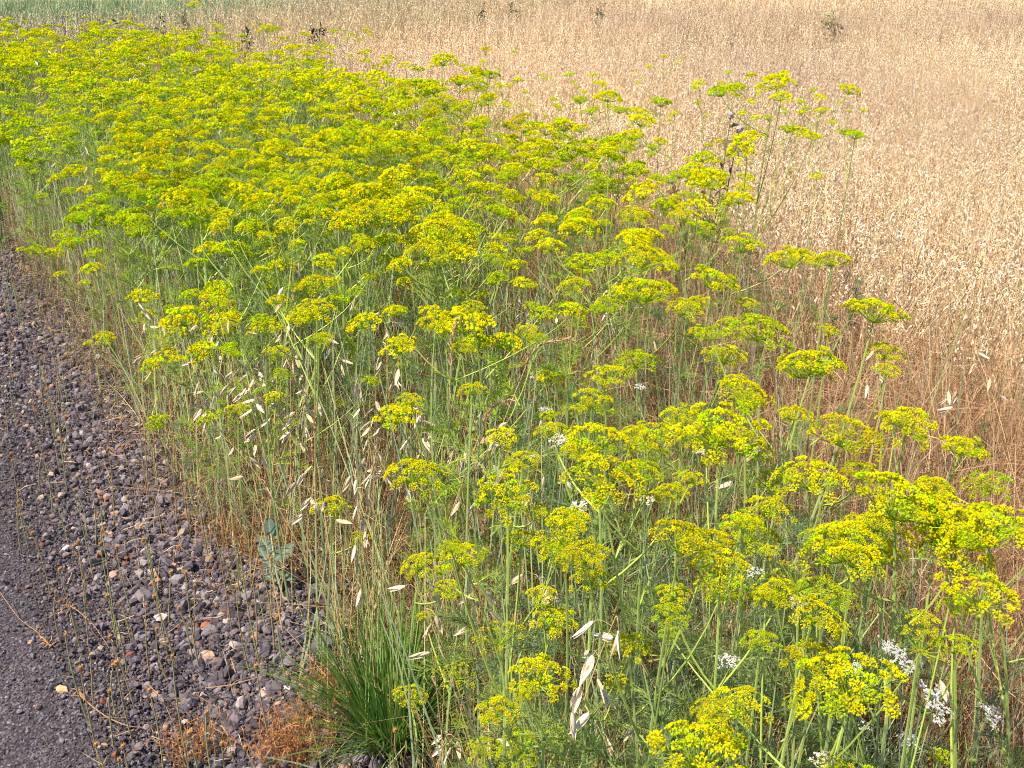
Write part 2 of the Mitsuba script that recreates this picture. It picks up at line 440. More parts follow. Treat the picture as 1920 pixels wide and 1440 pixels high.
def make_templates():
    sd = 100
    for tone, n in (('y', 6), ('g', 3), ('o', 2)):
        for i in range(n):
            sd += 1
            r_ = np.random.default_rng(sd)
            fl, ry = umbel_geo(sd, TONES[tone], 0, int(r_.integers(22, 34)), int(r_.integers(26, 35)), droop=r_.uniform(0.32, 0.6), ur=r_.uniform(0.13, 0.165))
            name = f'umbel_group_near_{tone}{i}'
            scene[name] = {'type': 'shapegroup', 'florets': fl.shape('leaf_bsdf'), 'rays': ry.shape('leaf_bsdf')}
            TEMPL.setdefault((tone, 0), []).append(name)
    for i in range(2):  # open young umbels, few florets, the rays show
        sd += 1
        fl, ry = umbel_geo(sd, (0.62, 0.62, 0.02), 0, 18, 10, droop=0.55, ur=0.11)
        name = f'umbel_group_open_{i}'
        scene[name] = {'type': 'shapegroup', 'florets': fl.shape('leaf_bsdf'), 'rays': ry.shape('leaf_bsdf')}
        TEMPL.setdefault(('s', 0), []).append(name)
    for lod, per in ((1, (('y', 5), ('g', 4), ('o', 2))), (2, (('y', 3), ('g', 3), ('o', 1)))):
        for tone, n in per:
            for i in range(n):
                sd += 1
                r_ = np.random.default_rng(sd)
                fl, ry = umbel_geo(sd, TONES[tone], lod, int(r_.integers(24, 34)), 11, droop=r_.uniform(0.32, 0.6), ur=r_.uniform(0.135, 0.165))
                fl.add(np.vstack(ry.v), np.vstack(ry.f), np.vstack(ry.c))
                name = f'umbel_group_{lod}_{tone}{i}'
                scene[name] = {'type': 'shapegroup', 'umbel': fl.shape('leaf_bsdf')}
                TEMPL.setdefault((tone, lod), []).append(name)
    TEMPL[('s', 1)], TEMPL[('s', 2)] = TEMPL[('g', 1)], TEMPL[('g', 2)]


make_templates()


# feathery fennel leaves: hair-thin threads along a rachis
def leaf_threads(geo, rng, base, direction, L, n, wid, col):
    d = unit(np.asarray(direction, float))
    side = unit(np.cross(d, [0.1, 0.2, 0.97]))
    upv = np.cross(side, d)
    u = rng.uniform(0.15, 1.0, n) ** 0.8
    sag = np.array([0, 0, -1.0]) * (u ** 2)[:, None] * L * 0.35
    root = base + d * (u * L)[:, None] + sag
    ang = rng.uniform(0, 6.28, n)
    out = d * rng.uniform(0.3, 1.0, (n, 1)) + (np.cos(ang)[:, None] * side + np.sin(ang)[:, None] * upv * 0.7) * rng.uniform(0.5, 1.1, (n, 1))
    ln = L * rng.uniform(0.12, 0.32, (n, 1)) * (1.15 - 0.6 * u[:, None])
    tip = root + unit(out) * ln
    P = np.stack([root, (root + tip) / 2 + rng.normal(size=(n, 3)) * 0.04 * ln, tip], 1)
    ribbons(geo, P, np.array([wid, wid * 0.9, wid * 0.35]), np.cross(out, rng.normal(size=(n, 3))), jitcol(rng, col, n, 0.25))
    ub = np.linspace(0, 1, 5)
    Pr = (base + d * (ub * L)[:, None] + np.array([0, 0, -1.0]) * (ub ** 2)[:, None] * L * 0.35)[None]
    tubes(geo, Pr, np.linspace(wid * 2.0, wid, 5)[None], np.asarray(col) * 1.4, 3)


FOLIAGE = []
for k in range(7):
    rng = np.random.default_rng(300 + k)
    g = Geo()
    for q in range(13):
        h = rng.uniform(0.02, 0.62) ** 1.1
        a = rng.uniform(0, 6.28)
        leaf_threads(g, rng, np.array([0.01 * math.cos(a), 0.01 * math.sin(a), h]), [math.cos(a), math.sin(a), rng.uniform(0.1, 1.1)], rng.uniform(0.12, 0.26), 85, 0.00075,
                     pick(rng, [(0.22, 0.31, 0.13), (0.21, 0.29, 0.16), (0.28, 0.38, 0.12), (0.34, 0.45, 0.12)], 1)[0])
    name = f'foliage_group_{k}'
    scene[name] = {'type': 'shapegroup', 'foliage': g.shape('leaf_bsdf')}
    FOLIAGE.append(name)


TALL = []
for k in range(5):
    rng = np.random.default_rng(330 + k)
    g = Geo()
    for q in range(22):
        h = rng.uniform(0.12, 0.9)
        a = rng.uniform(0, 6.28)
        leaf_threads(g, rng, np.array([0.02 * math.cos(a), 0.02 * math.sin(a), h]), [math.cos(a), math.sin(a), rng.uniform(0.3, 1.4)], rng.uniform(0.12, 0.24), 75, 0.0011,
                     pick(rng, [(0.34, 0.49, 0.08), (0.41, 0.56, 0.06), (0.29, 0.42, 0.12), (0.46, 0.58, 0.07)], 1)[0])
    name = f'tall_foliage_group_{k}'
    scene[name] = {'type': 'shapegroup', 'foliage': g.shape('leaf_bsdf')}
    TALL.append(name)


def fennel(top, R, tone, label, group=None, root=None, extra=3, lod=0, rng=None, tilt=None, spread=0.16, foliage=True, tall=False):
    """One plant with its main umbel's top centre at top (world) and radius R; extra smaller umbels on side branches."""
    top = np.asarray(top, float)
    ax = unit(np.array([0.17 * rng.normal(), 0.17 * rng.normal() - 0.05, 1.0])) if tilt is None else unit(np.asarray(tilt, float))
    tip = top - ax * R * 0.42
    if root is None:
        root = top + [0.07 * rng.normal(), 0.07 * rng.normal(), 0]
    root = np.array([root[0], root[1], 0.0])
    s_, t_ = st(root[0], root[1])
    if t_ < 0.04:
        root[:2] += np.array([0.854, 0.52]) * (0.04 - t_ + 0.05 * rng.uniform())
    key = thing('fennel_plant', label, 'fennel plant', group)
    H = tip[2]
    g = Geo()
    bend = np.array([0.04 * rng.normal(), 0.04 * rng.normal(), 0])
    mid = (root * 0.5 + tip * 0.5) * [1, 1, 0] + [0, 0, 0.55 * H] + bend
    main = curve(root[None], mid[None], tip[None], 9)
    kk = np.linspace(0, 1, 9)[:, None]
    low, high = np.array([0.27, 0.36, 0.21]) * rng.uniform(0.75, 1.2), np.array([0.34, 0.46, 0.09]) * rng.uniform(0.75, 1.15)
    r0 = rng.uniform(0.0026, 0.0042) * (1.1 if lod == 0 else 1.0)
    tubes(g, main, np.linspace(r0, r0 * 0.45, 9)[None], (low * (1 - kk) + high * kk)[None], 5 if lod == 0 else 3)
    names = [(tip, ax, R, tone)]
    a0 = rng.uniform(0, 6.28)
    for e in range(extra):
        u = rng.uniform(0.45, 0.88)
        b = (1 - u) ** 2 * root + 2 * u * (1 - u) * mid + u * u * tip
        an = a0 + e * 2.4 + 0.4 * rng.normal()
        reach = spread * rng.uniform(0.45, 1.1)
        zt = min(b[2] + (H - b[2]) * rng.uniform(0.5, 1.0), H - 0.3 * R)
        end = np.array([b[0] + reach * math.cos(an), b[1] + reach * math.sin(an), max(zt, b[2] + 0.7 * reach)])
        knee = b * 0.45 + end * 0.55 + [0.15 * reach * math.cos(an), 0.15 * reach * math.sin(an), -0.04 * rng.uniform()]
        br = curve(b[None], knee[None], end[None], 6)
        tubes(g, br, np.linspace(r0 * 0.55, r0 * 0.35, 6)[None], high, 4 if lod == 0 else 3)
        nd = unit(end - knee) * 0.5 + [0, 0, 0.9]
        tn = tone if rng.uniform() < 0.58 else ('g' if rng.uniform() < 0.75 else 'y')
        names.append((end, unit(nd), R * rng.uniform(0.42, 0.8), tn))
        # sheath at the branching
        leaf = np.stack([b, b + unit(end - b) * 0.02, b + unit(end - b) * 0.04 + [0, 0, 0.006]])[None]
        ribbons(g, leaf, np.array([r0 * 0.7, r0 * 0.6, r0 * 0.1]), np.cross(end - b, [0, 0, 1.0])[None] + 1e-4, high * 0.9)
    for c in range(int(rng.integers(0, 3))):  # barren side stems
        b = root + [0.05 * rng.normal(), 0.05 * rng.normal(), 0]
        e_ = b + [0.12 * rng.normal(), 0.12 * rng.normal(), H * rng.uniform(0.45, 0.8)]
        tubes(g, curve(b[None], ((b + e_) / 2 + [0.02, 0.02, 0.02])[None], e_[None], 5), np.linspace(r0 * 0.7, r0 * 0.25, 5)[None], low, 3)
    part(key, 'stem', g.shape('stem_bsdf'))
    for p, a, r, tn in names:
        gs = TEMPL[(tn, lod)]
        part(key, 'umbel', inst(gs[rng.integers(len(gs))], frame(p, a, r, rng.uniform(0, 6.28))))
    if foliage and math.hypot(root[0] - 0.9 * WEED[0], root[1] - 0.9 * WEED[1]) > 0.38 and math.hypot(root[0] - 0.93 * TUSSOCK[0], root[1] - 0.93 * TUSSOCK[1]) > 0.25:
        fh = rng.uniform(0.75, 1.15) * min(1.0, H / 0.8)
        leaves = TALL if tall else FOLIAGE
        fh *= 0.78 if tall else 1.0
        part(key, 'foliage', inst(leaves[rng.integers(len(leaves))], frame(root, [0.05 * rng.normal(), 0.05 * rng.normal(), 1], fh, rng.uniform(0, 6.28))))
    return key


# ------------------------------------------------------------------ fennel plants that can be told apart (umbel pixel, width, tone)
rng = np.random.default_rng(21)
F_ = 'fennel plants on the verge'
NEAR = [
    (1310, 1400, 210, 'y', .80, 3, 'fennel plant with a golden umbel cut by the bottom edge of the photo'),
    (1592, 1285, 205, 'y', .93, 3, 'fennel plant with the broadest umbel near the white flowers, yellow fading to green below'),
    (1535, 1238, 125, 'o', .86, 2, 'fennel plant with a darker olive umbel right behind the broadest near umbel'),
    (975, 1405, 95, 'g', .55, 2, 'low lime green fennel plant right of the grass tussock at the bottom'),
    (1012, 1262, 130, 'y', .72, 2, 'fennel plant with a flat yellow umbel left of the large oat spikelets'),
    (850, 1240, 95, 's', .66, 2, 'fennel plant with sparse yellow green umbellets above the grass tussock'),
    (935, 1188, 120, 's', .74, 1, 'young fennel plant whose open rays show like spokes'),
    (770, 1302, 78, 'y', .60, 0, 'fennel plant with one small yellow umbel over the green tussock'),
    (1530, 1150, 110, 'y', .92, 2, 'fennel plant with a loose golden umbel below the spoked orange one'),
    (1735, 1165, 70, 'y', .92, 2, 'fennel plant with a small golden umbel above the white lace flowers'),
    (1790, 1205, 90, 'g', .88, 2, 'fennel plant with green budding umbellets above the white lace flowers'),
    (1425, 1195, 80, 'g', .84, 2, 'fennel plant with a lime green umbel above the flat white flower'),
    (1057, 1003, 125, 'y', .92, 2, 'fennel plant with a dense domed yellow umbel over the brown dry grass'),
    (1110, 1082, 90, 'y', .88, 1, 'fennel plant with a small yellow umbel below the dense domed one'),
    (785, 1055, 80, 'y', .84, 1, 'fennel plant with a small yellow umbel above the hanging brown oats'),
    (868, 1040, 100, 'y', .88, 2, 'fennel plant with a ragged yellow umbel beside the long slanting stem'),
    (1285, 1010, 150, 'o', .97, 3, 'fennel plant with a ragged golden olive umbel above the thick grey stem'),
    (1352, 1055, 125, 'y', .93, 2, 'fennel plant with bright yellow umbellets beside a small white flower'),
    (1500, 1085, 140, 's', .95, 1, 'fennel plant with an orange tinted umbel of long bare spokes'),
    (1392, 975, 80, 'y', .93, 1, 'fennel plant with a small flat yellow umbel above a grey green stem'),
    (1610, 1045, 110, 'y', .94, 2, 'fennel plant with a lemon yellow umbel right of the spoked orange one'),
    (1550, 1005, 95, 'g', .92, 2, 'fennel plant with loose lime green umbellets over pale stems'),
    (1700, 940, 195, 'y', .98, 3, 'fennel plant with a wide flat golden umbel near the right side'),
    (1850, 990, 180, 'y', .97, 3, 'fennel plant with a wide golden umbel close to the right edge of the photo'),
    (1770, 965, 170, 'y', .95, 2, 'fennel plant with a golden umbel between the two wide ones at right'),
    (1640, 978, 90, 'y', .93, 1, 'fennel plant with a small golden umbel tucked under the wide right hand ones'),
    (1525, 890, 145, 'y', .95, 2, 'fennel plant with a domed yellow umbel below the shaded olive one'),
    (1135, 895, 165, 'y', .97, 3, 'fennel plant with a big yellow umbel low in the middle, below another dome'),
    (1120, 815, 150, 'y', .97, 3, 'fennel plant with a domed yellow umbel right above the white flower clusters'),
    (950, 925, 130, 'y', .88, 3, 'fennel plant with scattered yellow umbellets over red brown dry grass'),
    (978, 862, 75, 'y', .88, 1, 'fennel plant with a thin yellow umbel below the white flat flower'),
    (775, 882, 120, 'y', .93, 1, 'fennel plant on a long slanting stem with a tilted yellow umbel'),
    (620, 948, 80, 'y', .72, 1, 'fennel plant with a small yellow umbel above the blue green weed'),
    (1350, 805, 190, 'y', .98, 3, 'fennel plant with a very wide yellow umbel in the middle right'),
    (1215, 820, 105, 'y', .95, 2, 'fennel plant with a yellow umbel between two wider ones'),
    (1275, 785, 90, 'y', .93, 2, 'fennel plant with a small golden umbel left of the very wide one'),
    (1590, 812, 145, 'o', .97, 2, 'fennel plant with a brownish olive umbel in shade'),
    (1705, 790, 112, 'y', .95, 2, 'fennel plant with a neat golden dome at the edge of the red dry grass'),
    (1808, 832, 100, 'y', .90, 2, 'fennel plant with a flat yellow umbel standing over red dry grass at right'),
    (1850, 905, 90, 'g', .86, 1, 'fennel plant with a trailing green umbel at the lower edge of the red grass'),
    (1115, 748, 90, 'y', .90, 2, 'fennel plant with loose golden umbellets right of the brown grass gap'),
    (1140, 698, 92, 'y', .94, 2, 'fennel plant with a rounded yellow umbel above the loose golden one'),
    (885, 727, 65, 'y', .85, 0, 'fennel plant with a lone flat yellow umbel in the brown grass gap'),
    (772, 748, 60, 'y', .82, 0, 'fennel plant with a little golden umbel beside the dry grass ears'),
    (446, 765, 56, 'y', .78, 0, 'fennel plant with a compact bright golden umbel over the hanging oats'),
    (392, 782, 56, 'g', .74, 1, 'fennel plant with a faint green umbel left of the compact golden one'),
    (296, 786, 50, 'g', .62, 1, 'fennel plant with a small green umbel leaning over the gravel edge'),
    (374, 655, 70, 'y', .88, 1, 'fennel plant with a half dome yellow umbel at the left of the stand'),
    (313, 662, 45, 'y', .85, 0, 'fennel plant with a tiny golden umbel left of the half dome'),
    (498, 610, 78, 'y', .95, 2, 'fennel plant with a bright round yellow umbel, the left one of two bright ones'),
    (592, 530, 85, 'y', .98, 2, 'fennel plant with a tall bright round umbel under white oat spikelets'),
    (590, 578, 90, 'y', .95, 2, 'fennel plant with a bright umbel just below the tall round one'),
    (814, 602, 78, 'y', .96, 2, 'fennel plant with a bright rounded umbel on a dark stem in the middle'),
    (886, 576, 60, 'y', .96, 1, 'fennel plant with a round ball like yellow umbel in the middle'),
    (345, 592, 150, 'y', .94, 3, 'fennel plant with a long flat yellow umbel at the left of the stand'),
    (412, 570, 75, 'y', .95, 1, 'fennel plant with a golden umbel joined to the long flat one'),
    (196, 632, 42, 'y', .70, 1, 'small fennel plant standing apart over the gravel'),
    (1402, 735, 115, 'y', .93, 2, 'fennel plant with a flat yellow umbel in front of pale upright stems'),
    (1520, 672, 140, 'y', .97, 3, 'fennel plant with a wide yellow umbel by the red dry grass'),
    (1428, 612, 132, 'g', .98, 1, 'fennel plant with a pure lime green parasol shaped umbel'),
    (1645, 580, 118, 'y', .99, 1, 'fennel plant whose flat yellow umbel leans out over the red dry grass'),
    (1664, 657, 76, 'y', .90, 0, 'fennel plant with a small flat umbel alone against the red dry grass'),
    (1556, 617, 50, 'y', .88, 0, 'fennel plant with a tiny orange yellow umbel between the red grass and the lime parasol'),
    (990, 620, 58, 'y', .90, 0, 'fennel plant with a thin flat umbel above green stems in the middle'),
    (1212, 540, 125, 'y', 1.0, 3, 'fennel plant with a wide two tiered yellow umbel'),
    (1076, 530, 70, 'y', .97, 1, 'fennel plant with a golden umbel left of the two tiered one'),
    (1480, 480, 105, 'y', 1.0, 2, 'fennel plant with an olive yellow umbel close to the field edge'),
    (1560, 482, 80, 'y', 1.0, 1, 'fennel plant with the last golden umbel before the red grass at the field edge'),
    (1205, 478, 112, 'y', 1.0, 2, 'fennel plant with a wide yellow umbel behind the two tiered one'),
    (1340, 522, 105, 'y', .98, 2, 'fennel plant with a yellow umbel behind the lime parasol umbel'),
    (1392, 455, 90, 'y', 1.0, 2, 'fennel plant with a golden umbel in the right half behind the stand'),
    (1388, 370, 60, 'y', 1.02, 1, 'fennel plant with a golden umbel in front of the tall branching one'),
    (1325, 330, 82, 'y', 1.05, 1, 'fennel plant with a flat yellow umbel against the pale field'),
    (1280, 402, 72, 'y', 1.0, 1, 'fennel plant with a yellow umbel over dark leaves near the field'),
    (1190, 400, 70, 'y', 1.0, 1, 'fennel plant with a yellow umbel left of the dark leafy weed'),
    (1392, 268, 85, 'y', 1.10, 1, 'fennel plant with a flat umbel left of the tall branching one'),
    (1455, 150, 72, 'y', 1.30, 7, 'tall branching fennel plant with many umbels against the straw field'),
    (1605, 252, 42, 'g', 1.15, 1, 'lone fennel plant with one round green umbel in the straw field'),
    (1532, 330, 32, 'y', .95, 0, 'small fennel plant with a flat umbel between the tall one and the lone round one'),
    (1205, 225, 62, 'y', 1.08, 2, 'fennel plant with an umbel of two tones at the edge of the field'),
    (1142, 283, 48, 'y', 1.02, 1, 'fennel plant with a tilted small umbel before the field'),
    (1088, 240, 42, 'y', 1.02, 1, 'fennel plant with a small round umbel before the field'),
    (1240, 190, 48, 'g', 1.1, 1, 'fennel plant with a pale green umbel high against the field'),
    (1140, 178, 60, 'y', 1.1, 2, 'fennel plant with paired umbels high against the field'),
    (172, 500, 50, 'y', .88, 1, 'fennel plant with a golden umbel at the outer left of the stand'),
    (158, 528, 26, 'y', .82, 0, 'fennel plant with a tiny golden umbel below the outer left one'),
    (100, 472, 40, 'y', .85, 1, 'fennel plant farthest out to the left beside the gravel'),
    (120, 440, 50, 'g', .9, 2, 'pale stemmed fennel plant at the gravel edge behind the farthest left one'),
    (270, 555, 60, 'y', .9, 2, 'fennel plant with a yellow umbel at the left behind the long flat one'),
    (700, 395, 110, 'y', 1.02, 3, 'fennel plant with a broad umbel above the middle of the stand'),
    (840, 430, 130, 'y', 1.04, 3, 'fennel plant with the tallest yellow dome in the middle of the stand'),
    (680, 360, 110, 'y', 1.02, 3, 'fennel plant with a wide umbel behind the broad one in the middle'),
    (830, 110, 60, 'y', 1.25, 6, 'tall fennel plant with many small umbels before the straw field'),
    (500, 52, 36, 'y', 1.3, 6, 'tall distant fennel plant with clustered umbels near the grass strip'),
    (860, 150, 50, 'y', 1.15, 4, 'fennel plant with tiered umbels below the tall one before the field'),
]
OPT = {31: dict(root=(0.40, -0.02)), 60: dict(root=(-0.34, -0.25)), 16: dict(root=(-0.05, -0.02)), 76: dict(spread=0.34), 92: dict(spread=0.3), 93: dict(spread=0.45), 94: dict(spread=0.25)}
taken = []
for i, (px, py, w, tone, z, extra, label) in enumerate(NEAR):
    z0 = z
    while z > 0.40 * z0 and px < 900 and st(*at(px, py, z)[:2])[1] < 0.08:
        z -= 0.02
    top = at(px, py, z)
    dist = np.linalg.norm(top - [0, 0, CAM_H])
    R = min(0.5 * w / FPX * dist * 1.0, 0.088)
    taken.append(top[:2])
    o = OPT.get(i, {})
    root = None if 'root' not in o else top + [o['root'][0], o['root'][1], 0]
    lod = 0 if dist < 3.3 else 1 if dist < 8 else 2
    fennel(top, R, tone, label, F_, root, extra if py < 700 or extra > 4 else min(extra, 3), lod, rng, spread=o.get('spread', 0.13 if py > 600 else 0.16), tall=px < 1250 and 400 < py < 610)

# the rest of the stand, plant after plant
HUE = {'y': 'yellow flowering', 'g': 'lime green budding', 'o': 'brownish olive'}


def zone_of(s_, t_):
    if t_ > 2.4:
        return 2, 'scattered between the thick stand and the straw field', 'scattered fennel plants towards the field'
    if s_ > 7.5:
        return 1, 'in the far part of the stand towards the grass strip', 'fennel plants in the far part of the stand'
    if t_ < 0.45:
        return 0, 'along the gravel side of the thick stand', 'fennel plants along the gravel side of the stand'
    if s_ < 3.2:
        return 0, 'in the nearer half of the thick stand', 'fennel plants in the nearer half of the stand'
    return 0, 'in the farther half of the thick stand', 'fennel plants in the farther half of the stand'


taken = list(taken)
spots = []
rng = np.random.default_rng(22)
tries = 0
while len(spots) < 215 and tries < 60000:
    tries += 1
    s_, t_ = rng.uniform(-1.2, 13.5), rng.uniform(0.0, 4.8)
    x, y = xy(s_, t_)
    dens = (1.0 if t_ < 2.3 else 0.13 if t_ < 3.4 else 0.06) * (0.3 if s_ > 6.5 else 1.0 if s_ > 4 else 2.2)
    if s_ > 6.5 and t_ > 2.6:
        dens *= 1.2
    if s_ < 0.3:
        dens *= 0.5 if t_ > 0.4 else 0.10
    if s_ < 1.0 and t_ > 1.3:
        dens = 0
    dens *= 0.4 * (0.35 + 1.3 * float(meshkit.noise(np.array([x * 0.9, y * 0.9, 0]), 3)))
    if rng.uniform() > dens:
        continue
    gap = 0.14 + 0.012 * y
    if min((x - q[0]) ** 2 + (y - q[1]) ** 2 for q in taken) < gap * gap:
        continue
    z = rng.uniform(0.84, 1.04)
    if t_ < 0.3:
        z *= 0.85
    p = np.array([x, y, z])
    if not seen(p[None], 60)[0]:
        continue
    q = p - [0, 0, CAM_H]
    zc = q[1] * math.cos(PITCH) - q[2] * math.sin(PITCH)
    px, py = 960 + FPX * q[0] / zc, 720 - FPX * (q[1] * math.sin(PITCH) + q[2] * math.cos(PITCH)) / zc
    if (580 < px < 1060 and 640 < py < 900) or (1000 > px > 640 and py > 920) or (px < 700 and py > 700) or (px > 1480 and 500 < py < 760) or (px > 1540 and 150 < py < 480) or (py > 900 and px < 1000) or py > 1080:
        continue
    taken.append((x, y))
    spots.append((p, s_, t_))
for p, s_, t_ in spots:
    dist = np.linalg.norm(p - [0, 0, CAM_H])
    lod = 0 if dist < 2.4 else 1 if dist < 6.5 else 2
    zone, where, group = zone_of(s_, t_)
    tone = 'y' if rng.uniform() < 0.66 else 'g' if rng.uniform() < 0.85 else 'o'
    fennel(p, rng.uniform(0.050, 0.086) if zone < 2 else rng.uniform(0.034, 0.055), tone, f'{HUE[tone]} fennel plant {where}', group,
           None, int(rng.integers(8, 13)) if zone < 2 else int(rng.integers(2, 6)), lod, rng, spread=rng.uniform(0.18, 0.30), tall=zone < 2)

# beyond what one could count: the far end of the stand, one mass of copies
rng = np.random.default_rng(23)
FAR = []
for k in range(5):
    g = Geo()
    for _ in range(int(rng.integers(5, 9))):
        a = rng.uniform(0, 6.28)
        tip = np.array([0.2 * math.cos(a) * rng.uniform(), 0.2 * math.sin(a) * rng.uniform(), rng.uniform(0.7, 1.05)])
        fl, ry = umbel_geo(int(rng.integers(1e6)), [YEL, GRN][int(rng.uniform() < 0.45)], 2, 15)
        m = frame(tip, [0.1 * rng.normal(), 0.1 * rng.normal(), 1], rng.uniform(0.05, 0.08), 0)
        for q in (fl, ry):
            g.add(np.vstack(q.v) @ m[:3, :3].T + m[:3, 3], np.vstack(q.f), np.vstack(q.c))
        P = np.array([[0.03 * rng.normal(), 0.03 * rng.normal(), 0], [0.4 * tip[0], 0.4 * tip[1], 0.5], tip])[None]
        tubes(g, P, np.array([[0.004, 0.0035, 0.002]]), (0.25, 0.36, 0.14), 3)
    for q in range(9):
        a = rng.uniform(0, 6.28)
        leaf_threads(g, rng, np.array([0, 0, rng.uniform(0.05, 0.6)]), [math.cos(a), math.sin(a), 0.6], 0.24, 40, 0.002, (0.28, 0.44, 0.07))
    name = f'far_fennel_group_{k}'
    scene[name] = {'type': 'shapegroup', 'plants': g.shape('leaf_bsdf')}
    FAR.append(name)
k = 0
for _ in range(2600):
    s_, t_ = rng.uniform(3.5, 15.0), rng.uniform(-0.1, 3.0)
    if t_ > 2.5 and rng.uniform() < 0.75:
        continue
    x, y = xy(s_, t_)
    if y < 5.0 or y > 11.8 + 0.7 * rng.uniform() or not seen(np.array([[x, y, 0.9]]), 250)[0] or min((x - q[0]) ** 2 + (y - q[1]) ** 2 for q in taken) < 0.06:
        continue
    if rng.uniform() > 0.3 + 0.9 * float(meshkit.noise(np.array([x * 0.8, y * 0.8, 4]), 8)):
        continue
    taken.append((x, y))
    k += 1
    scene[f'fennel_drift__{k:03d}'] = inst(FAR[rng.integers(5)], frame([x, y, 0], [0.06 * rng.normal(), 0.06 * rng.normal(), 1], rng.uniform(0.8, 1.02), rng.uniform(0, 6.28)))
labels['fennel_drift'] = {'label': 'far drift of yellow green flowering fennel along the verge', 'category': 'fennel', 'kind': 'stuff'}

# ------------------------------------------------------------------ dry grass among the plants
DRY = [(0.34, 0.19, 0.085), (0.24, 0.12, 0.05), (0.44, 0.28, 0.14), (0.52, 0.38, 0.22), (0.58, 0.48, 0.32), (0.17, 0.085, 0.04)]


def grass(g, rng, x, y, h, lean, wid, col, k=4, tip=0.15):
    n = len(x)
    a = rng.uniform(0, 6.28, n)
    d = np.stack([np.cos(a), np.sin(a), 0 * a], -1)
    root = np.stack([x, y, 0 * x - 0.01], -1)
    top = root + d * (h * lean)[:, None] + np.stack([0 * h, 0 * h, h * np.sqrt(np.clip(1 - lean ** 2 * 0.6, 0.1, 1))], -1)
    mid = root + (top - root) * [0.35, 0.35, 0.62] + rng.normal(size=(n, 3)) * 0.04 * h[:, None]
    P = curve(root, mid, top, k)
    W = np.linspace(1, tip, k)[None] * np.broadcast_to(wid, (n,))[:, None]
    ribbons(g, P, W, rng.normal(size=(n, 3)) * [1, 1, 0.15], col)
    return P


def clearing(x, y):
    """The open spot in which the broadleaf weed stands, towards the road."""
    u = np.clip((-(x - WEED[0]) * WEED[0] - (y - WEED[1]) * WEED[1]) / np.hypot(WEED[0], WEED[1]), 0, 0.5)
    d = WEED[:2] / np.hypot(WEED[0], WEED[1])
    return (np.hypot(x - WEED[0] + d[0] * u, y - WEED[1] + d[1] * u) < 0.11) | (np.hypot(x - TUSSOCK[0], y - TUSSOCK[1]) < 0.13)


def zone_points(rng, n, s0, s1, t0, t1, keep, margin=200, z=0.4):
    s, t = rng.uniform(s0, s1, n), rng.uniform(t0, t1, n)
    x, y = xy(s, t)
    k = ~clearing(x, y) & (rng.uniform(size=n) < keep(s, t, x, y)) & seen(np.stack([x, y, 0 * x + z], -1), margin) & (np.hypot(x, y) > 0.75)
    return x[k], y[k], s[k], t[k]


rng = np.random.default_rng(31)
g = Geo()
x, y, s, t = zone_points(rng, 70000, -2.5, 3.2, 0.0, 2.9, lambda s, t, x, y: np.where((s > 0.5) & (t < 1.5), 0.6, 1.0) * np.clip((t + 0.02) * 5, 0, 1) * (0.25 + 0.9 * meshkit.noise(np.stack([x * 3, y * 3, 0 * x], -1), 5)))
n = len(x)
h = rng.uniform(0.14, 0.48, n) * np.clip(0.6 + t, 0.5, 1.0)
grass(g, rng, x, y, h, rng.uniform(0.05, 1.3, n) ** 1.3, rng.uniform(0.0007, 0.0022, n), jitcol(rng, 1, n, 0.25, 0.05) * pick(rng, DRY, n, [6, 4, 6, 6, 5, 3]))
x, y, s, t = zone_points(rng, 30000, 3.2, 15, 0.0, 5.2, lambda s, t, x, y: np.clip((t + 0.02) * 4, 0, 1) * (t < 1.2 + field_edge(s)))
n = len(x)
grass(g, rng, x, y, rng.uniform(0.25, 0.65, n), rng.uniform(0.05, 0.8, n), rng.uniform(0.001, 0.0022, n), jitcol(rng, 1, n, 0.2, 0.05) * pick(rng, DRY, n, [5, 2, 6, 6, 5, 1]), 3)
stuff('dry_grass', g.shape('dry_bsdf'), 'tangled dry brown and straw coloured grass under the fennel', 'dry grass')

rng = np.random.default_rng(32)
g = Geo()
REDS = [(0.31, 0.175, 0.09), (0.22, 0.11, 0.055), (0.42, 0.27, 0.15), (0.55, 0.41, 0.26), (0.14, 0.065, 0.035)]
x, y, s, t = zone_points(
    rng, 52000, -2.5, 3.8, 0.9, 4.2, lambda s, t, x, y: np.clip((t - 0.95 - 0.22 * np.clip(s, -1, 3)) * 3, 0, 1) * np.clip((field_edge(s) + 0.5 - t) * 3, 0, 1), 250)
n = len(x)
P = grass(g, rng, x, y, rng.uniform(0.25, 0.66, n), rng.uniform(0.02, 0.9, n) ** 1.2, rng.uniform(0.0005, 0.0013, n), jitcol(rng, 1, n, 0.2, 0.04) * pick(rng, REDS, n, [6, 4, 6, 4, 2]), 4)
m = rng.uniform(size=n) < 0.5  # fine side twigs
q = rng.integers(0, n, 9000)  # fallen and crossing stalks
b = np.stack([x[q], y[q], rng.uniform(0.08, 0.5, len(q))], -1)
d = rng.normal(size=b.shape) * [1, 1, 0.35]
e = b + unit(d) * rng.uniform(0.1, 0.3, (len(q), 1))
ribbons(g, np.stack([b, (b + e) / 2 + rng.normal(size=b.shape) * 0.015, e], 1), np.array([0.0010, 0.0009, 0.0005]), rng.normal(size=b.shape), jitcol(rng, 1, len(q), 0.25) * pick(rng, REDS, len(q), [5, 4, 6, 4, 2]))
q = rng.integers(0, n, 2200)  # stouter pale stalks
root = np.stack([x[q], y[q], 0 * q], -1)
top = root + np.stack([rng.normal(size=len(q)) * 0.13, rng.normal(size=len(q)) * 0.13, rng.uniform(0.35, 0.72, len(q))], -1)
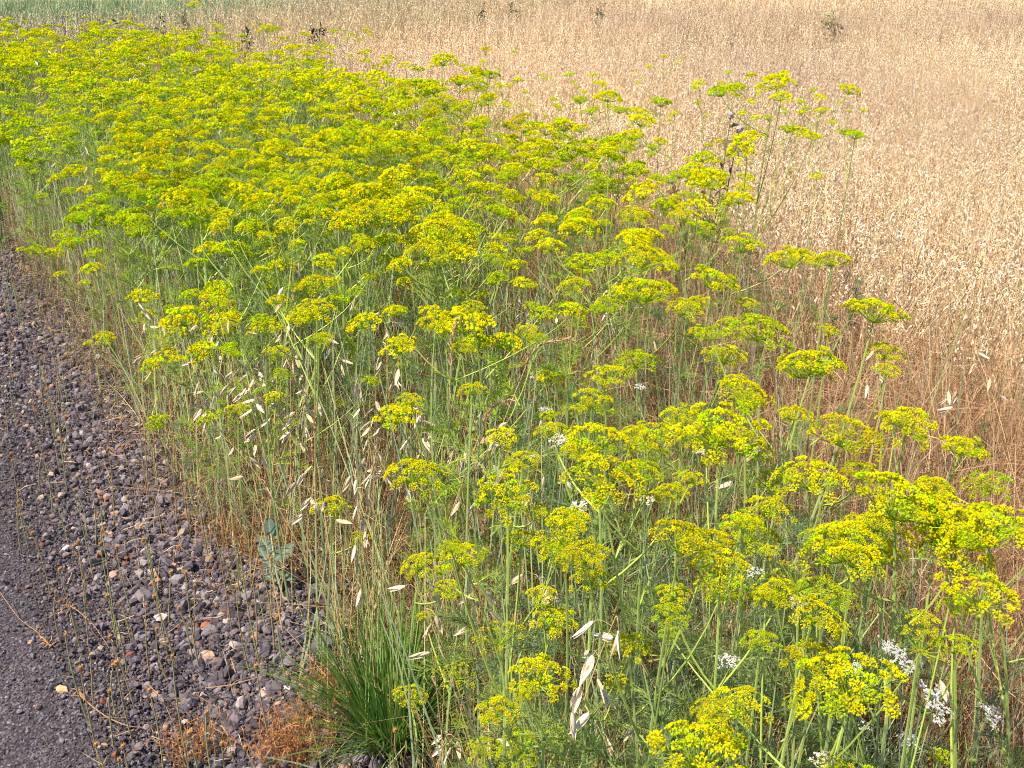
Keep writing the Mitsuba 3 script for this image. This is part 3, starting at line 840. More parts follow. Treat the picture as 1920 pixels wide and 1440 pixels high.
tubes(g, curve(root, (root + top) / 2 + rng.normal(size=root.shape) * 0.03, top, 5), np.linspace(0.0015, 0.0007, 5)[None], jitcol(rng, (0.55, 0.40, 0.24), len(q), 0.25), 3)
b = P[m][:, 2]
e = b + rng.normal(size=b.shape) * [0.05, 0.05, 0.035] + [0, 0, 0.04]
ribbons(g, np.stack([b, e], 1), np.array([0.0006, 0.0003]), rng.normal(size=b.shape), jitcol(rng, REDS[2], len(b)))
stuff('reddish_dry_grass', g.shape('dry_bsdf'), 'dense reddish brown dry grass between the fennel and the field', 'dry grass')

# greener undergrowth: feathery leaves and pale thin stems with no flowers
rng = np.random.default_rng(33)
k = 0
while k < 300:
    s_, t_ = rng.uniform(-1.8, 9), rng.uniform(0.04, 2.6)
    x, y = xy(s_, t_)
    if not seen(np.array([[x, y, 0.3]]), 120)[0] or math.hypot(x, y) < 0.9 or math.hypot(x - WEED[0] * 0.93, y - WEED[1] * 0.93) < 0.32 or math.hypot(x - TUSSOCK[0] * 0.95, y - TUSSOCK[1] * 0.95) < 0.3 or rng.uniform() > 0.25 + 0.9 * float(meshkit.noise(np.array([x * 1.6, y * 1.6, 2]), 6)) - (0.45 if t_ > 1.4 + 0.2 * s_ else 0) - (0.5 if t_ < 0.35 else 0):
        continue
    k += 1
    scene[f'feathery_undergrowth__{k:03d}'] = inst(FOLIAGE[rng.integers(7)] if rng.uniform() < 0.6 or (s_ < 1.2 and t_ > 0.2) else TALL[rng.integers(5)], frame([x, y, 0], [0.15 * rng.normal(), 0.15 * rng.normal(), 1], rng.uniform(0.5, 1.05) * (0.75 if t_ < 0.2 else 1), rng.uniform(0, 6.28)))
labels['feathery_undergrowth'] = {'label': 'feathery grey green fennel leaves filling the undergrowth', 'category': 'undergrowth', 'kind': 'stuff'}

g = Geo()
x, y, s, t = zone_points(rng, 4200, -1.2, 8, 0.0, 2.6, lambda s, t, x, y: np.clip((t + 0.05) * 6, 0, 1) * np.where(t > 1.3 + 0.25 * s, 0.2, 1.0))
n = len(x)
root = np.stack([x, y, 0 * x], -1)
hh = rng.uniform(0.4, 0.85, n) * np.clip(0.7 + t, 0.6, 1)
top = root + np.stack([0.10 * rng.normal(size=n), 0.10 * rng.normal(size=n), hh], -1)
tubes(g, curve(root, (root + top) / 2 + rng.normal(size=(n, 3)) * 0.025, top, 5), np.linspace(1, 0.5, 5)[None] * rng.uniform(0.0011, 0.0026, n)[:, None],
      jitcol(rng, 1, n, 0.2, 0.05) * pick(rng, [(0.36, 0.47, 0.26), (0.40, 0.52, 0.18), (0.46, 0.52, 0.24), (0.32, 0.42, 0.29)], n), 3)
stuff('green_stems', g.shape('stem_bsdf'), 'thin pale green stems standing upright among the fennel', 'stems')

# sparse green and tan blades at the edge of the gravel
rng = np.random.default_rng(34)
g = Geo()
x, y, s, t = zone_points(rng, 9000, -0.8, 7, -0.3, 0.45, lambda s, t, x, y: np.clip(0.25 + (t + 0.12) * 2.5, 0.05, 1))
n = len(x)
grass(g, rng, x, y, rng.uniform(0.08, 0.4, n) * np.clip(0.6 + 2.0 * (t + 0.2), 0.35, 1), rng.uniform(0.02, 0.6, n), rng.uniform(0.0006, 0.0014, n),
      jitcol(rng, 1, n, 0.2, 0.05) * pick(rng, [(0.24, 0.32, 0.10), (0.34, 0.36, 0.13), (0.45, 0.34, 0.16), (0.36, 0.20, 0.09), (0.5, 0.4, 0.22)], n), 4)
stuff('edge_grass', g.shape('dry_bsdf'), 'thin green and tan grass stems at the edge of the gravel', 'grass')
g = Geo()
x, y, s, t = zone_points(rng, 22000, -0.8, 7, -0.5, 0.3, lambda s, t, x, y: np.clip(0.16 + (t + 0.15) * 2.5, 0.06, 1), z=0)
n = len(x)
c = np.stack([x, y, 0.012 + 0.02 * rng.uniform(size=n)], -1)
d = rng.normal(size=(n, 3)) * [1, 1, 0.35]
L = rng.uniform(0.008, 0.05, n)[:, None]
ribbons(g, np.stack([c - unit(d) * L, c + rng.normal(size=(n, 3)) * 0.15 * L, c + unit(d) * L], 1), np.array([0.0008, 0.0012, 0.0004]), rng.normal(size=(n, 3)),
        jitcol(rng, 1, n, 0.25) * pick(rng, DRY, n))
stuff('plant_litter', g.shape('dry_bsdf'), 'broken dry stalks and chaff scattered over the gravel edge', 'litter')

# ------------------------------------------------------------------ the oat field
rng = np.random.default_rng(41)
STRAW = [(0.58, 0.455, 0.28), (0.63, 0.525, 0.35), (0.53, 0.395, 0.23), (0.67, 0.575, 0.42), (0.46, 0.335, 0.19)]
CHAFF = [(0.64, 0.53, 0.38), (0.68, 0.60, 0.47), (0.61, 0.48, 0.31), (0.76, 0.71, 0.62), (0.55, 0.42, 0.27)]


def oats(g, rng, x, y, h, wid, nsp, sz, faces, straw=STRAW, chaff=CHAFF):
    n = len(x)
    patch = meshkit.fbm(np.stack([x * 0.35, y * 0.22, 0 * x], -1), 3, 13)[:, None]
    tone = (0.72 + 0.5 * patch) * (np.array([1.04, 1.0, 0.93]) * patch + np.array([0.97, 1.0, 1.08]) * (1 - patch))
    col = jitcol(rng, 1, n, 0.18, 0.04) * pick(rng, straw, n) * tone
    P = grass(g, rng, x, y, h, rng.uniform(0.05, 0.5, n), wid, col, 4 if faces > 1 else 3, 0.5)
    u = rng.uniform(0.58, 1.05, (n, nsp, 1))
    a, b = P[:, -2][:, None], P[:, -1][:, None]
    base = a + (b - a) * u + rng.normal(size=(n, nsp, 3)) * sz * [0.7, 0.7, 0.35]
    hang = unit(rng.normal(size=(n, nsp, 3)) * [0.6, 0.6, 0.3] + [0, 0, -0.75])
    side = unit(np.cross(hang, rng.normal(size=hang.shape)))
    L = sz * rng.uniform(0.7, 1.3, (n, nsp, 1))
    tipp, mid = base + hang * L, base + hang * L * 0.4
    base, mid, tipp, side, L = (v.reshape(-1, v.shape[-1]) for v in (base, mid, tipp, side, L))
    m = len(base)
    c = jitcol(rng, 1, m, 0.14, 0.04) * pick(rng, chaff, m) * np.repeat(tone, nsp, 0)
    nrm = np.cross(tipp - base, side)
    w = 0.17 * L
    if faces > 1:
        v = np.stack([base, mid - side * w, mid + nrm * 0.13, tipp, mid + side * w], 1)
        f = np.array([[0, 1, 2], [1, 3, 2], [3, 4, 2], [4, 0, 2]])
    else:
        v = np.stack([base, mid - side * w, tipp, mid + side * w], 1)
        f = np.array([[0, 1, 2], [0, 2, 3]])
    k = v.shape[1]
    g.add(v, f[None] + (np.arange(m) * k)[:, None, None], np.repeat(c[:, None], k, 1))
    return P


def field_points(rng, n, y0, y1):
    y = np.sqrt(rng.uniform(y0 * y0, y1 * y1, n))
    x = rng.uniform(-0.62, 0.62, n) * (y + 1.0)
    s, t = st(x, y)
    e = field_edge(s) + 0.35 * (meshkit.noise(np.stack([x * 1.5, y * 1.5, 0 * x], -1), 7) - 0.5) + 0.3 * rng.uniform(size=n)
    # beyond the field, to the left, the grass strip begins
    strip = 0.955 * (x + 2.52) - 0.298 * (y - 15.36) * 1.0
    k = (t > e) & (strip > -0.2) & seen(np.stack([x, y, 0 * x + 0.6], -1), 260)
    return x[k], y[k]


def sparse_to(x, y, n):
    return x[:n], y[:n]


g = Geo()
for n, y0, y1, wid, nsp, sz, faces, hs in ((36000, 2.6, 7.5, 0.0017, 5, 0.020, 2, (0.40, 0.80)), (46000, 7.5, 14, 0.0024, 4, 0.024, 2, (0.42, 0.82)), (52000, 14, 26, 0.0042, 3, 0.030, 1, (0.45, 0.84)), (24000, 26, 46, 0.008, 3, 0.05, 1, (0.5, 0.85))):
    x, y = field_points(rng, n, y0, y1)
    oats(g, rng, x, y, rng.uniform(hs[0], hs[1], len(x)), rng.uniform(0.7, 1.3, len(x)) * wid, nsp, sz, faces)
stuff('oat_field', g.shape('dry_bsdf'), 'wide field of ripe pale straw coloured oats behind the verge', 'oat field')

# taller greyer grass beyond the field, and the green crop behind it
g = Geo()
n = 60000
y = np.sqrt(rng.uniform(13.5 ** 2, 40 ** 2, n))
x = rng.uniform(-0.62, 0.5, n) * (y + 1)
strip = 0.955 * (x + 2.52) - 0.298 * (y - 15.36)
s, t = st(x, y)
k = (strip < 0.1) & ((t > 2.4 + 1.6 * rng.uniform(size=n)) | (y > 12.3)) & (x > -7.2 + 0.17 * (y - 19) - 9 * np.clip(20.5 - y, 0, 9)) & seen(np.stack([x, y, 0 * x + 0.6], -1), 260)
x, y = x[k], y[k]
m = len(x)
oats(g, rng, x, y, rng.uniform(0.55, 1.05, m), rng.uniform(0.003, 0.006, m), 3, 0.035, 1, [(0.48, 0.40, 0.25), (0.42, 0.37, 0.22), (0.54, 0.44, 0.30), (0.33, 0.33, 0.17)], [(0.60, 0.49, 0.35), (0.50, 0.43, 0.30), (0.66, 0.55, 0.43)])
stuff('tall_dry_grass', g.shape('dry_bsdf'), 'strip of taller greyish dry grass beyond the oat field', 'tall grass')
g = Geo()
n = 26000
y = np.sqrt(rng.uniform(20.5 ** 2, 46 ** 2, n))
x = rng.uniform(-0.62, 0.1, n) * (y + 1)
k = x < -7.2 + 0.17 * (y - 19) + 0.3 * rng.normal(size=n)
m = int(k.sum())
grass(g, rng, x[k], y[k], rng.uniform(0.25, 0.5, m), rng.uniform(0.1, 0.6, m), rng.uniform(0.008, 0.02, m), jitcol(rng, (0.27, 0.34, 0.18), m, 0.25, 0.08), 3)
stuff('green_crop', g.shape('dry_bsdf'), 'strip of low green crop at the far end of the verge', 'crop')

# ------------------------------------------------------------------ wild oats with big pale spikelets
rng = np.random.default_rng(51)
PALEOAT = (0.70, 0.61, 0.46)


def glume(L, w, open_, bend, nu=7, nv=5):
    u = np.linspace(0, 1, nu)[:, None]
    v = np.linspace(-1, 1, nv)[None]
    wid = w * np.sin(np.pi * np.clip(u * 0.93 + 0.07, 0, 1)) ** 0.8 * (1 - 0.55 * u)
    x = v * wid
    z = u * L + 0 * v
    y = open_ * u * L + bend * (v ** 2 - 1) * wid * 0.9
    p = np.stack([x, y, z], -1).reshape(-1, 3)
    i = (np.arange(nu - 1)[:, None] * nv + np.arange(nv - 1)[None]).ravel()
    f = np.stack([i, i + 1, i + nv + 1, i, i + nv + 1, i + nv], 1).reshape(-1, 3)
    ridge = 1 - 0.10 * (np.abs(np.sin(v * 7)) * np.ones_like(u)).reshape(-1, 1)
    return p, f, ridge * (0.92 + 0.1 * u * np.ones_like(v)).reshape(-1, 1)


SPIKE = []
for k in range(5):
    g = Geo()
    r_ = np.random.default_rng(500 + k)
    tint = np.array(PALEOAT) * [(1, 1, 1), (1.05, 1.04, 1.06), (0.9, 0.82, 0.7), (1, 0.96, 0.92), (1.06, 1.08, 1.12)][k]
    o = r_.uniform(0.06, 0.2)
    for sgn in (1, -1):
        p, f, c = glume(1.0, 0.172, o * r_.uniform(0.6, 1.2), 0.8)
        p = p * [1, sgn, 1]
        g.add(p, f, tint * c)
    p, f, c = glume(0.72, 0.07, 0.02, 0.8)
    g.add(p, f, np.array((0.42, 0.27, 0.14)) * c)
    name = f'spikelet_group_{k}'
    scene[name] = {'type': 'shapegroup', 'spikelet': g.shape('dry_bsdf', True)}
    SPIKE.append(name)


def wild_oat(cx, cy, z, n, reach, L, label, group=None, root_px=None, lean=None, kinds=None):
    """A dry oat stalk whose head hangs about the pixel (cx, cy) at height z; n spikelets of length L spread over reach metres."""
    while z > 0.34 and st(*at(cx, cy, z)[:2])[1] < 0.0:
        z -= 0.02
    c = at(cx, cy, z)
    key = thing('wild_oat', label, 'wild oat', group)
    lean = rng.normal(size=2) * 0.6 if lean is None else np.asarray(lean, float)
    root = c * [1, 1, 0] + np.array([-lean[0] * 0.22, -lean[1] * 0.22, 0])
    s_, t_ = st(root[0], root[1])
    if t_ < 0.02:
        root[:2] += np.array([0.854, 0.52]) * (0.02 - t_)
    top = c + [lean[0] * reach * 0.5, lean[1] * reach * 0.5, reach * 0.35]
    mid = root * 0.45 + top * 0.55 + [0, 0, 0.14]
    P = curve(root[None], mid[None], top[None], 14)
    g = Geo()
    tubes(g, P, np.linspace(0.0017, 0.0006, 14)[None], jitcol(rng, (0.55, 0.38, 0.18), 1, 0.2)[0], 4)
    P = P[0]
    for q in range(n):
        u = 1 - (q / max(n, 1)) * min(0.95, reach * 1.5 / max(np.linalg.norm(top - root), 0.1) + 0.12)
        f = u * 13
        i = min(int(f), 12)
        a = P[i] + (P[i + 1] - P[i]) * (f - i)
        ang = rng.uniform(0, 6.28)
        out = np.array([math.cos(ang), math.sin(ang), 0]) * rng.uniform(0.008, 0.03)
        b = a + out + [0, 0, -rng.uniform(0.0, 0.02)]
        tubes(g, curve(a[None], (a + out * 0.7 + [0, 0, 0.008])[None], b[None], 4), np.full((1, 4), 0.00045), (0.6, 0.46, 0.28), 3)
        hang = unit(out * 22 * rng.uniform(0.6, 1.8) + rng.normal(size=3) * 0.25 + [-0.15, 0, -0.6])
        part(key, 'spikelet', inst(SPIKE[rng.integers(5)] if kinds is None else SPIKE[kinds[rng.integers(len(kinds))]], frame(b, hang, L * rng.uniform(0.85, 1.15), rng.uniform(0, 6.28))))
    scene[f'{key}__stem'] = g.shape('dry_bsdf')


for a in [
    (1100, 1190, .80, 10, .15, .046, 'wild oat with the largest white open spikelets in front of thick green stems', None, None, (.5, -.4), (0, 1, 4)),
    (470, 855, .55, 7, .15, .038, 'bowed wild oat whose pale spikelets hang in a row over the gravel edge', None, None, (-.9, .1), (0, 2, 3)),
    (700, 800, .62, 8, .12, .036, 'wild oat with grey white spikelets left of the brown grass gap', None, None, (.1, .3)),
    (560, 740, .64, 7, .14, .034, 'wild oat with narrow hanging spikelets in the left half of the stand'),
    (820, 1155, .55, 7, .14, .038, 'wild oat with brownish spikelets above the green tussock', None, None, (-.6, .3), (2, 3, 0)),
    (895, 1125, .56, 4, .08, .036, 'wild oat with a few tan spikelets right of the brownish one', None, None, (-.3, .3), (2, 3)),
    (905, 1380, .36, 3, .07, .038, 'low wild oat with pale spikelets beside the lime green fennel', None, None, (.3, .1)),
    (1135, 1390, .42, 3, .06, .042, 'wild oat with one large white spikelet near the bottom edge'),
    (1200, 1395, .45, 4, .08, .040, 'wild oat with pale spikelets left of the golden bottom umbel'),
    (835, 1400, .26, 6, .08, .036, 'low wild oat with upright pale spikelets right of the tussock', None, None, (.2, .1)),
    (545, 508, .98, 3, .05, .036, 'wild oat with two white spikelets above the tall round umbel'),
    (418, 612, .90, 2, .04, .036, 'wild oat with a single white spikelet left of the bright round umbel'),
    (280, 668, .80, 5, .09, .036, 'wild oat with white spikelets over the gravel at the left of the stand', None, None, (-.5, 0)),
    (375, 735, .70, 6, .10, .034, 'wild oat with small grey white spikelets left of the compact golden umbel'),
    (1388, 870, .94, 2, .04, .055, 'wild oat with one very large cream spikelet between two wide umbels', None, None, (.3, .2), (0, 3)),
    (1795, 735, .62, 6, .10, .036, 'wild oat with pale spikelets in the red dry grass'),
    (1860, 690, .66, 4, .10, .034, 'wild oat with thin spikelets at the right edge of the red dry grass'),
    (790, 780, .64, 5, .10, .034, 'wild oat with pale spikelets beside the dry grass ears'),
    (1120, 600, .85, 6, .12, .032, 'wild oat with tan spikelets above the brown patch in the stand'),
    (1215, 640, .85, 2, .05, .034, 'wild oat with one slim pale spikelet over green stems'),
    (680, 880, .60, 4, .10, .034, 'wild oat with white spikelets on a pale stem left of a yellow umbel'),
    (1000, 880, .70, 4, .10, .036, 'wild oat with a white spikelet pointing at the white flower cluster'),
    (1745, 1255, .60, 3, .06, .042, 'wild oat with grey spikelets between the white lace flowers'),
    (1630, 665, .72, 4, .08, .034, 'wild oat with pale spikelets between red grass and the wide umbel'),
    (1500, 1375, .55, 3, .06, .038, 'wild oat with greyish spikelets under the broadest near umbel'),
]:
    wild_oat(*a)
for _ in range(95):
    s_, t_ = rng.uniform(2.5, 12), rng.uniform(-0.1, 4.2)
    x, y = xy(s_, t_)
    z = rng.uniform(0.75, 1.0)
    q = np.array([x, y, z]) - [0, 0, CAM_H]
    if not seen(np.array([[x, y, z]]))[0]:
        continue
    zc = q[1] * math.cos(PITCH) - q[2] * math.sin(PITCH)
    wild_oat(960 + FPX * q[0] / zc, 720 - FPX * (q[1] * math.sin(PITCH) + q[2] * math.cos(PITCH)) / zc, z, int(rng.integers(5, 10)), rng.uniform(.12, .22), rng.uniform(.034, .044),
             'wild oat with whitish spikelets ' + ('in the far left of the fennel stand' if s_ > 7 else 'on the field side of the fennel stand' if t_ > 1.8 else 'on the road side of the fennel stand'), 'wild oats among the fennel')

rng = np.random.default_rng(52)
for _ in range(120):
    s_, t_ = rng.uniform(-0.3, 3.2), rng.uniform(0.0, 1.3) ** 1.2
    x, y = xy(s_, t_)
    z = rng.uniform(0.45, 0.72)
    q = np.array([x, y, z]) - [0, 0, CAM_H]
    zc = q[1] * math.cos(PITCH) - q[2] * math.sin(PITCH)
    px, py = 960 + FPX * q[0] / zc, 720 - FPX * (q[1] * math.sin(PITCH) + q[2] * math.cos(PITCH)) / zc
    if not (0 < px < 1100 and 560 < py < 1100):
        continue
    wild_oat(px, py, z, int(rng.integers(3, 8)), rng.uniform(.08, .16), rng.uniform(.035, .043), 'thin wild oat with a few pale hanging spikelets near the gravel edge', 'thin wild oats near the gravel edge')


# dry grass ears
def dry_ear(px, py, z, L, bend, label, group=None):
    c = at(px, py, z)
    key = thing('dry_grass_ear', label, 'dry grass ear', group)
    g, e = Geo(), Geo()
    root = c * [1, 1, 0] + [-bend * 0.3, 0, 0]
    tip = c + [bend * L, 0.1 * bend * L, L * (0.9 - 0.6 * abs(bend))]
    knee = c + [bend * 0.1 * L, 0, L * 0.5]
    tubes(g, curve(root[None], ((root + c) / 2 + [-0.04 * bend, 0, 0.02])[None], c[None], 8), np.linspace(0.0015, 0.001, 8)[None], (0.56, 0.38, 0.20), 4)
    P = curve(c[None], knee[None], tip[None], 30)[0]
    tubes(e, P[None], np.full((1, 30), 0.0012), (0.52, 0.33, 0.18), 4)
    k = np.repeat(np.arange(1, 29), 4)
    dirs = unit(unit(P[k + 1] - P[k]) * 1.3 + rng.normal(size=(len(k), 3)) * 0.4)
    ln = L * 0.13 * rng.uniform(0.7, 1.3, (len(k), 1)) * (1.1 - 0.5 * k[:, None] / 29)
    ribbons(e, np.stack([P[k], P[k] + dirs * ln * 0.4, P[k] + dirs * ln], 1), np.array([0.0008, 0.0018, 0.0002]), rng.normal(size=(len(k), 3)), jitcol(rng, (0.56, 0.37, 0.21), len(k)))
    scene[f'{key}__stem'], scene[f'{key}__ear'] = g.shape('dry_bsdf'), e.shape('dry_bsdf')


dry_ear(845, 690, .78, .15, .12, 'upright tan grass ear left of the curved one')
dry_ear(985, 690, .76, .16, .75, 'curved tan grass ear bending to the right over the brown gap')
dry_ear(905, 800, .68, .12, .6, 'short bent brown grass ear in the brown gap below the curved one')
dry_ear(590, 820, .62, .10, .1, 'thin upright grass ear among the left oats')
dry_ear(880, 870, .55, .12, .5, 'drooping brown ear in the middle of the brown gap')

# ------------------------------------------------------------------ white umbel flowers
rng = np.random.default_rng(61)
WHITE = []
for k in range(3):
    r_ = np.random.default_rng(610 + k)
    fl, ry = Geo(), Geo()
    nr = int(r_.integers(7, 11))
    j = np.arange(nr)
    rr, ph = np.sqrt((j + 0.3) / nr) * 0.8, j * 2.4 + r_.uniform(0, 6)
    tip = np.stack([rr * np.cos(ph), rr * np.sin(ph), 0.85 - 0.15 * rr ** 2 + 0.05 * r_.normal(size=nr)], -1)
    tubes(ry, curve(np.zeros((nr, 3)), tip * [0.6, 0.6, 0.5], tip, 4), np.full((1, 4), 0.022), (0.22, 0.32, 0.13), 3)
    m = 11
    C = np.repeat(tip, m, 0) + r_.normal(size=(nr * m, 3)) * [0.13, 0.13, 0.035]
    for q in range(5):  # five petals each
        a = q * 1.2566 + r_.uniform(0, 6.28, len(C))
        d = np.stack([np.cos(a), np.sin(a), 0.25 * r_.normal(size=len(C))], -1)
        ribbons(fl, np.stack([C, C + d * 0.045, C + d * 0.085], 1), np.array([0.008, 0.034, 0.018]), np.cross(d, [0, 0, 1.0]) + 0.1 * r_.normal(size=(len(C), 3)), jitcol(r_, (0.80, 0.80, 0.82), len(C), 0.06, 0.02))
    name = f'white_umbel_group_{k}'
    scene[name] = {'type': 'shapegroup', 'petals': fl.shape('leaf_bsdf'), 'rays': ry.shape('leaf_bsdf')}
    WHITE.append(name)
for px, py, w, z, tilt, label in [
    (1683, 1232, 78, .80, (.5, -.3, .8), 'white lace flower, slanting, above and left of the larger white cluster'),
    (1755, 1318, 80, .72, (.5, -.3, .8), 'largest white lace flower cluster at the lower right'),
    (1860, 1340, 50, .66, (.4, -.3, .8), 'white lace flower of few umbellets nearest the lower right corner'),
    (1364, 1240, 50, .68, (0, 0, 1), 'flat white flower seen from the side left of the broadest yellow umbel'),
    (1542, 1425, 42, .60, (0, -.2, 1), 'white flower cut by the bottom edge of the photo'),
    (1705, 1385, 44, .62, (.2, -.1, 1), 'half shaded white flower below the largest white cluster'),
    (1600, 1252, 34, .86, (0, -.3, 1), 'white flower peeping out between the two nearest large yellow umbels'),
    (1415, 1070, 36, .78, (0, -.1, 1), 'white flower beside the bright yellow umbellets'),
    (1495, 1130, 36, .78, (0, -.2, 1), 'white flower under the orange tinted spokes'),
    (1085, 950, 40, .74, (0, -.3, 1), 'white flower beneath the big middle umbel'),
    (1048, 824, 36, .80, (0, -.3, 1), 'pair of white flower clusters left of the domed yellow umbel'),
    (1022, 767, 28, .80, (0, .1, 1), 'flat white flower seen edge on over the brown gap'),
    (1215, 937, 30, .78, (0, -.2, 1), 'small white flower right of the big middle umbel'),
    (920, 908, 26, .70, (0, -.2, 1), 'small white flower among the scattered yellow umbellets'),
    (1000, 1168, 22, .50, (0, -.2, 1), 'small white flower left of the large oat spikelets'),
    (1003, 1212, 20, .46, (0, -.2, 1), 'smallest white flower behind the flat yellow umbel'),
    (1200, 725, 22, .80, (0, -.2, 1), 'small white flower above the very wide umbel'),
    (1312, 845, 24, .82, (0, -.2, 1), 'small white flower half hidden by the very wide umbel'),
    (1620, 1360, 24, .55, (0, -.2, 1), 'small white flower in the shade under the broadest umbel'),
]:
    c = at(px, py, z)
    R = 0.5 * w / FPX * np.linalg.norm(c - [0, 0, CAM_H]) * 1.1
    key = thing('white_lace_flower', label, 'white flower', 'white lace flowers')
    ax = unit(np.array(tilt, float))
    tip = c - ax * R * 0.8
    root = tip * [1, 1, 0] + [0.05 * rng.normal() + 0.03, 0.05 * rng.normal(), 0]
    g = Geo()
    tubes(g, curve(root[None], ((root + tip) / 2 + [0.02, 0.02, 0.03])[None], tip[None], 7), np.linspace(0.0019, 0.001, 7)[None], (0.22, 0.33, 0.14), 4)
    for q in range(3):
        leaf_threads(g, rng, root + (tip - root) * rng.uniform(0.2, 0.7), [rng.normal(), rng.normal(), 0.5], 0.09, 30, 0.0008, (0.13, 0.23, 0.08))
    scene[f'{key}__stem'] = g.shape('stem_bsdf')
    scene[f'{key}__umbel'] = inst(WHITE[rng.integers(3)], frame(tip, ax, R, rng.uniform(0, 6.28)))

# ------------------------------------------------------------------ green tussock
rng = np.random.default_rng(71)
key = thing('grass_tussock', 'dark green grass tussock growing at the edge of the gravel', 'grass tussock')
c = TUSSOCK
g = Geo()
n = 760
a = rng.uniform(0, 6.28, n)
r0 = 0.05 * np.sqrt(rng.uniform(size=n))
root = np.stack([c[0] + r0 * np.cos(a), c[1] + r0 * np.sin(a), 0 * a], -1)
a2 = a + 0.5 * rng.normal(size=n)
h = rng.uniform(0.14, 0.36, n)
out = rng.uniform(0.15, 1.0, n) ** 1.1
top = root + np.stack([np.cos(a2) * h * out, np.sin(a2) * h * out, h * np.sqrt(1 - 0.75 * out ** 2)], -1)
mid = root * 0.5 + top * 0.5 + np.stack([0 * h, 0 * h, 0.22 * h * out], -1)
ribbons(g, curve(root, mid, top, 6), np.array([1, 1.0, 0.95, 0.8, 0.55, 0.1])[None] * rng.uniform(0.0012, 0.0024, n)[:, None], np.stack([-np.sin(a2), np.cos(a2), 0.3 * rng.normal(size=n)], -1),
        jitcol(rng, 1, n, 0.3) * pick(rng, [(0.11, 0.25, 0.04), (0.15, 0.31, 0.05), (0.08, 0.19, 0.04), (0.24, 0.36, 0.10)], n))
scene[f'{key}__blades'] = g.shape('leaf_bsdf')
labels[f'{key}__blades'] = {'kind': 'stuff'}
for q in range(26):
    g = Geo()
    b = c + [0.05 * rng.normal(), 0.05 * rng.normal(), 0]
    e = b + [0.07 * rng.normal() + 0.01, 0.07 * rng.normal() + 0.05, rng.uniform(0.35, 0.62)]
    tubes(g, curve(b[None], ((b + e) / 2 + [0, 0, 0.03])[None], e[None], 6), np.linspace(0.0018, 0.0008, 6)[None], jitcol(rng, (0.26, 0.36, 0.11), 1, 0.2)[0], 4)
    part(key, 'stalk', g.shape('stem_bsdf'))

# ------------------------------------------------------------------ blue green broadleaf weed
rng = np.random.default_rng(72)
key = thing('broadleaf_weed', 'blue green weed with broad waxy leaves at the edge of the gravel', 'weed')


def broad_leaf(base, tip, w, up, col):
    base, tip = np.asarray(base, float), np.asarray(tip, float)
    d = tip - base
    side = unit(np.cross(d, up))
    nrm = unit(np.cross(side, d))
    u = np.linspace(0, 1, 13)[:, None]
    v = np.linspace(-1, 1, 9)[None]
    prof = np.sin(np.pi * np.clip(0.06 + 0.94 * u, 0, 1) ** 0.9) ** 0.7 * (1 + 0.10 * np.sin(u * 26) * np.abs(v))
    p = base + d * u[..., None] + side * (v * prof * w)[..., None] + nrm * ((0.22 * np.abs(v) * prof - 0.12 * np.sin(np.pi * u) + 0.10 * np.sin(9 * u + 2 * v) * np.abs(v)) * w)[..., None]
    i = (np.arange(12)[:, None] * 9 + np.arange(8)[None]).ravel()
    f = np.stack([i, i + 1, i + 10, i, i + 10, i + 9], 1).reshape(-1, 3)
    rib = np.exp(-(v / 0.07) ** 2) * np.ones_like(u)
    c = np.asarray(col) * (1 - rib[..., None]) + np.array([0.40, 0.46, 0.30]) * rib[..., None]
    g = Geo().add(p.reshape(-1, 3), f, c.reshape(-1, 3))
    return g.shape('leaf_bsdf', True)


b0 = WEED
BL = (0.18, 0.29, 0.25)
for (bx, by, bz), (tx, ty, tz), w, k in [((507, 1003, .17), (503, 970, .215), .017, 1), ((512, 1040, .13), (486, 1003, .15), .017, .75), ((514, 1050, .12), (553, 1018, .14), .019, .95),
                                         ((515, 1078, .07), (482, 1020, .11), .012, .9), ((522, 1076, .06), (562, 1082, .045), .018, 1.0), ((518, 1090, .05), (494, 1075, .05), .011, .8), ((518, 1010, .16), (517, 976, .19), .010, .9)]:
    part(key, 'leaf', broad_leaf(at(bx, by, bz), at(tx, ty, tz), w, [0.1, -0.5, 1.0], np.array(BL) * k))
g = Geo()
pts = np.array([b0, at(520, 1080, .07), at(513, 1040, .13), at(508, 1000, .175)])
tubes(g, pts[None], np.array([[0.0032, 0.003, 0.0024, 0.0014]]), (0.33, 0.42, 0.22), 6)
scene[f'{key}__stem'] = g.shape('stem_bsdf')

# ------------------------------------------------------------------ dried seed heads and stems on the gravel
rng = np.random.default_rng(81)


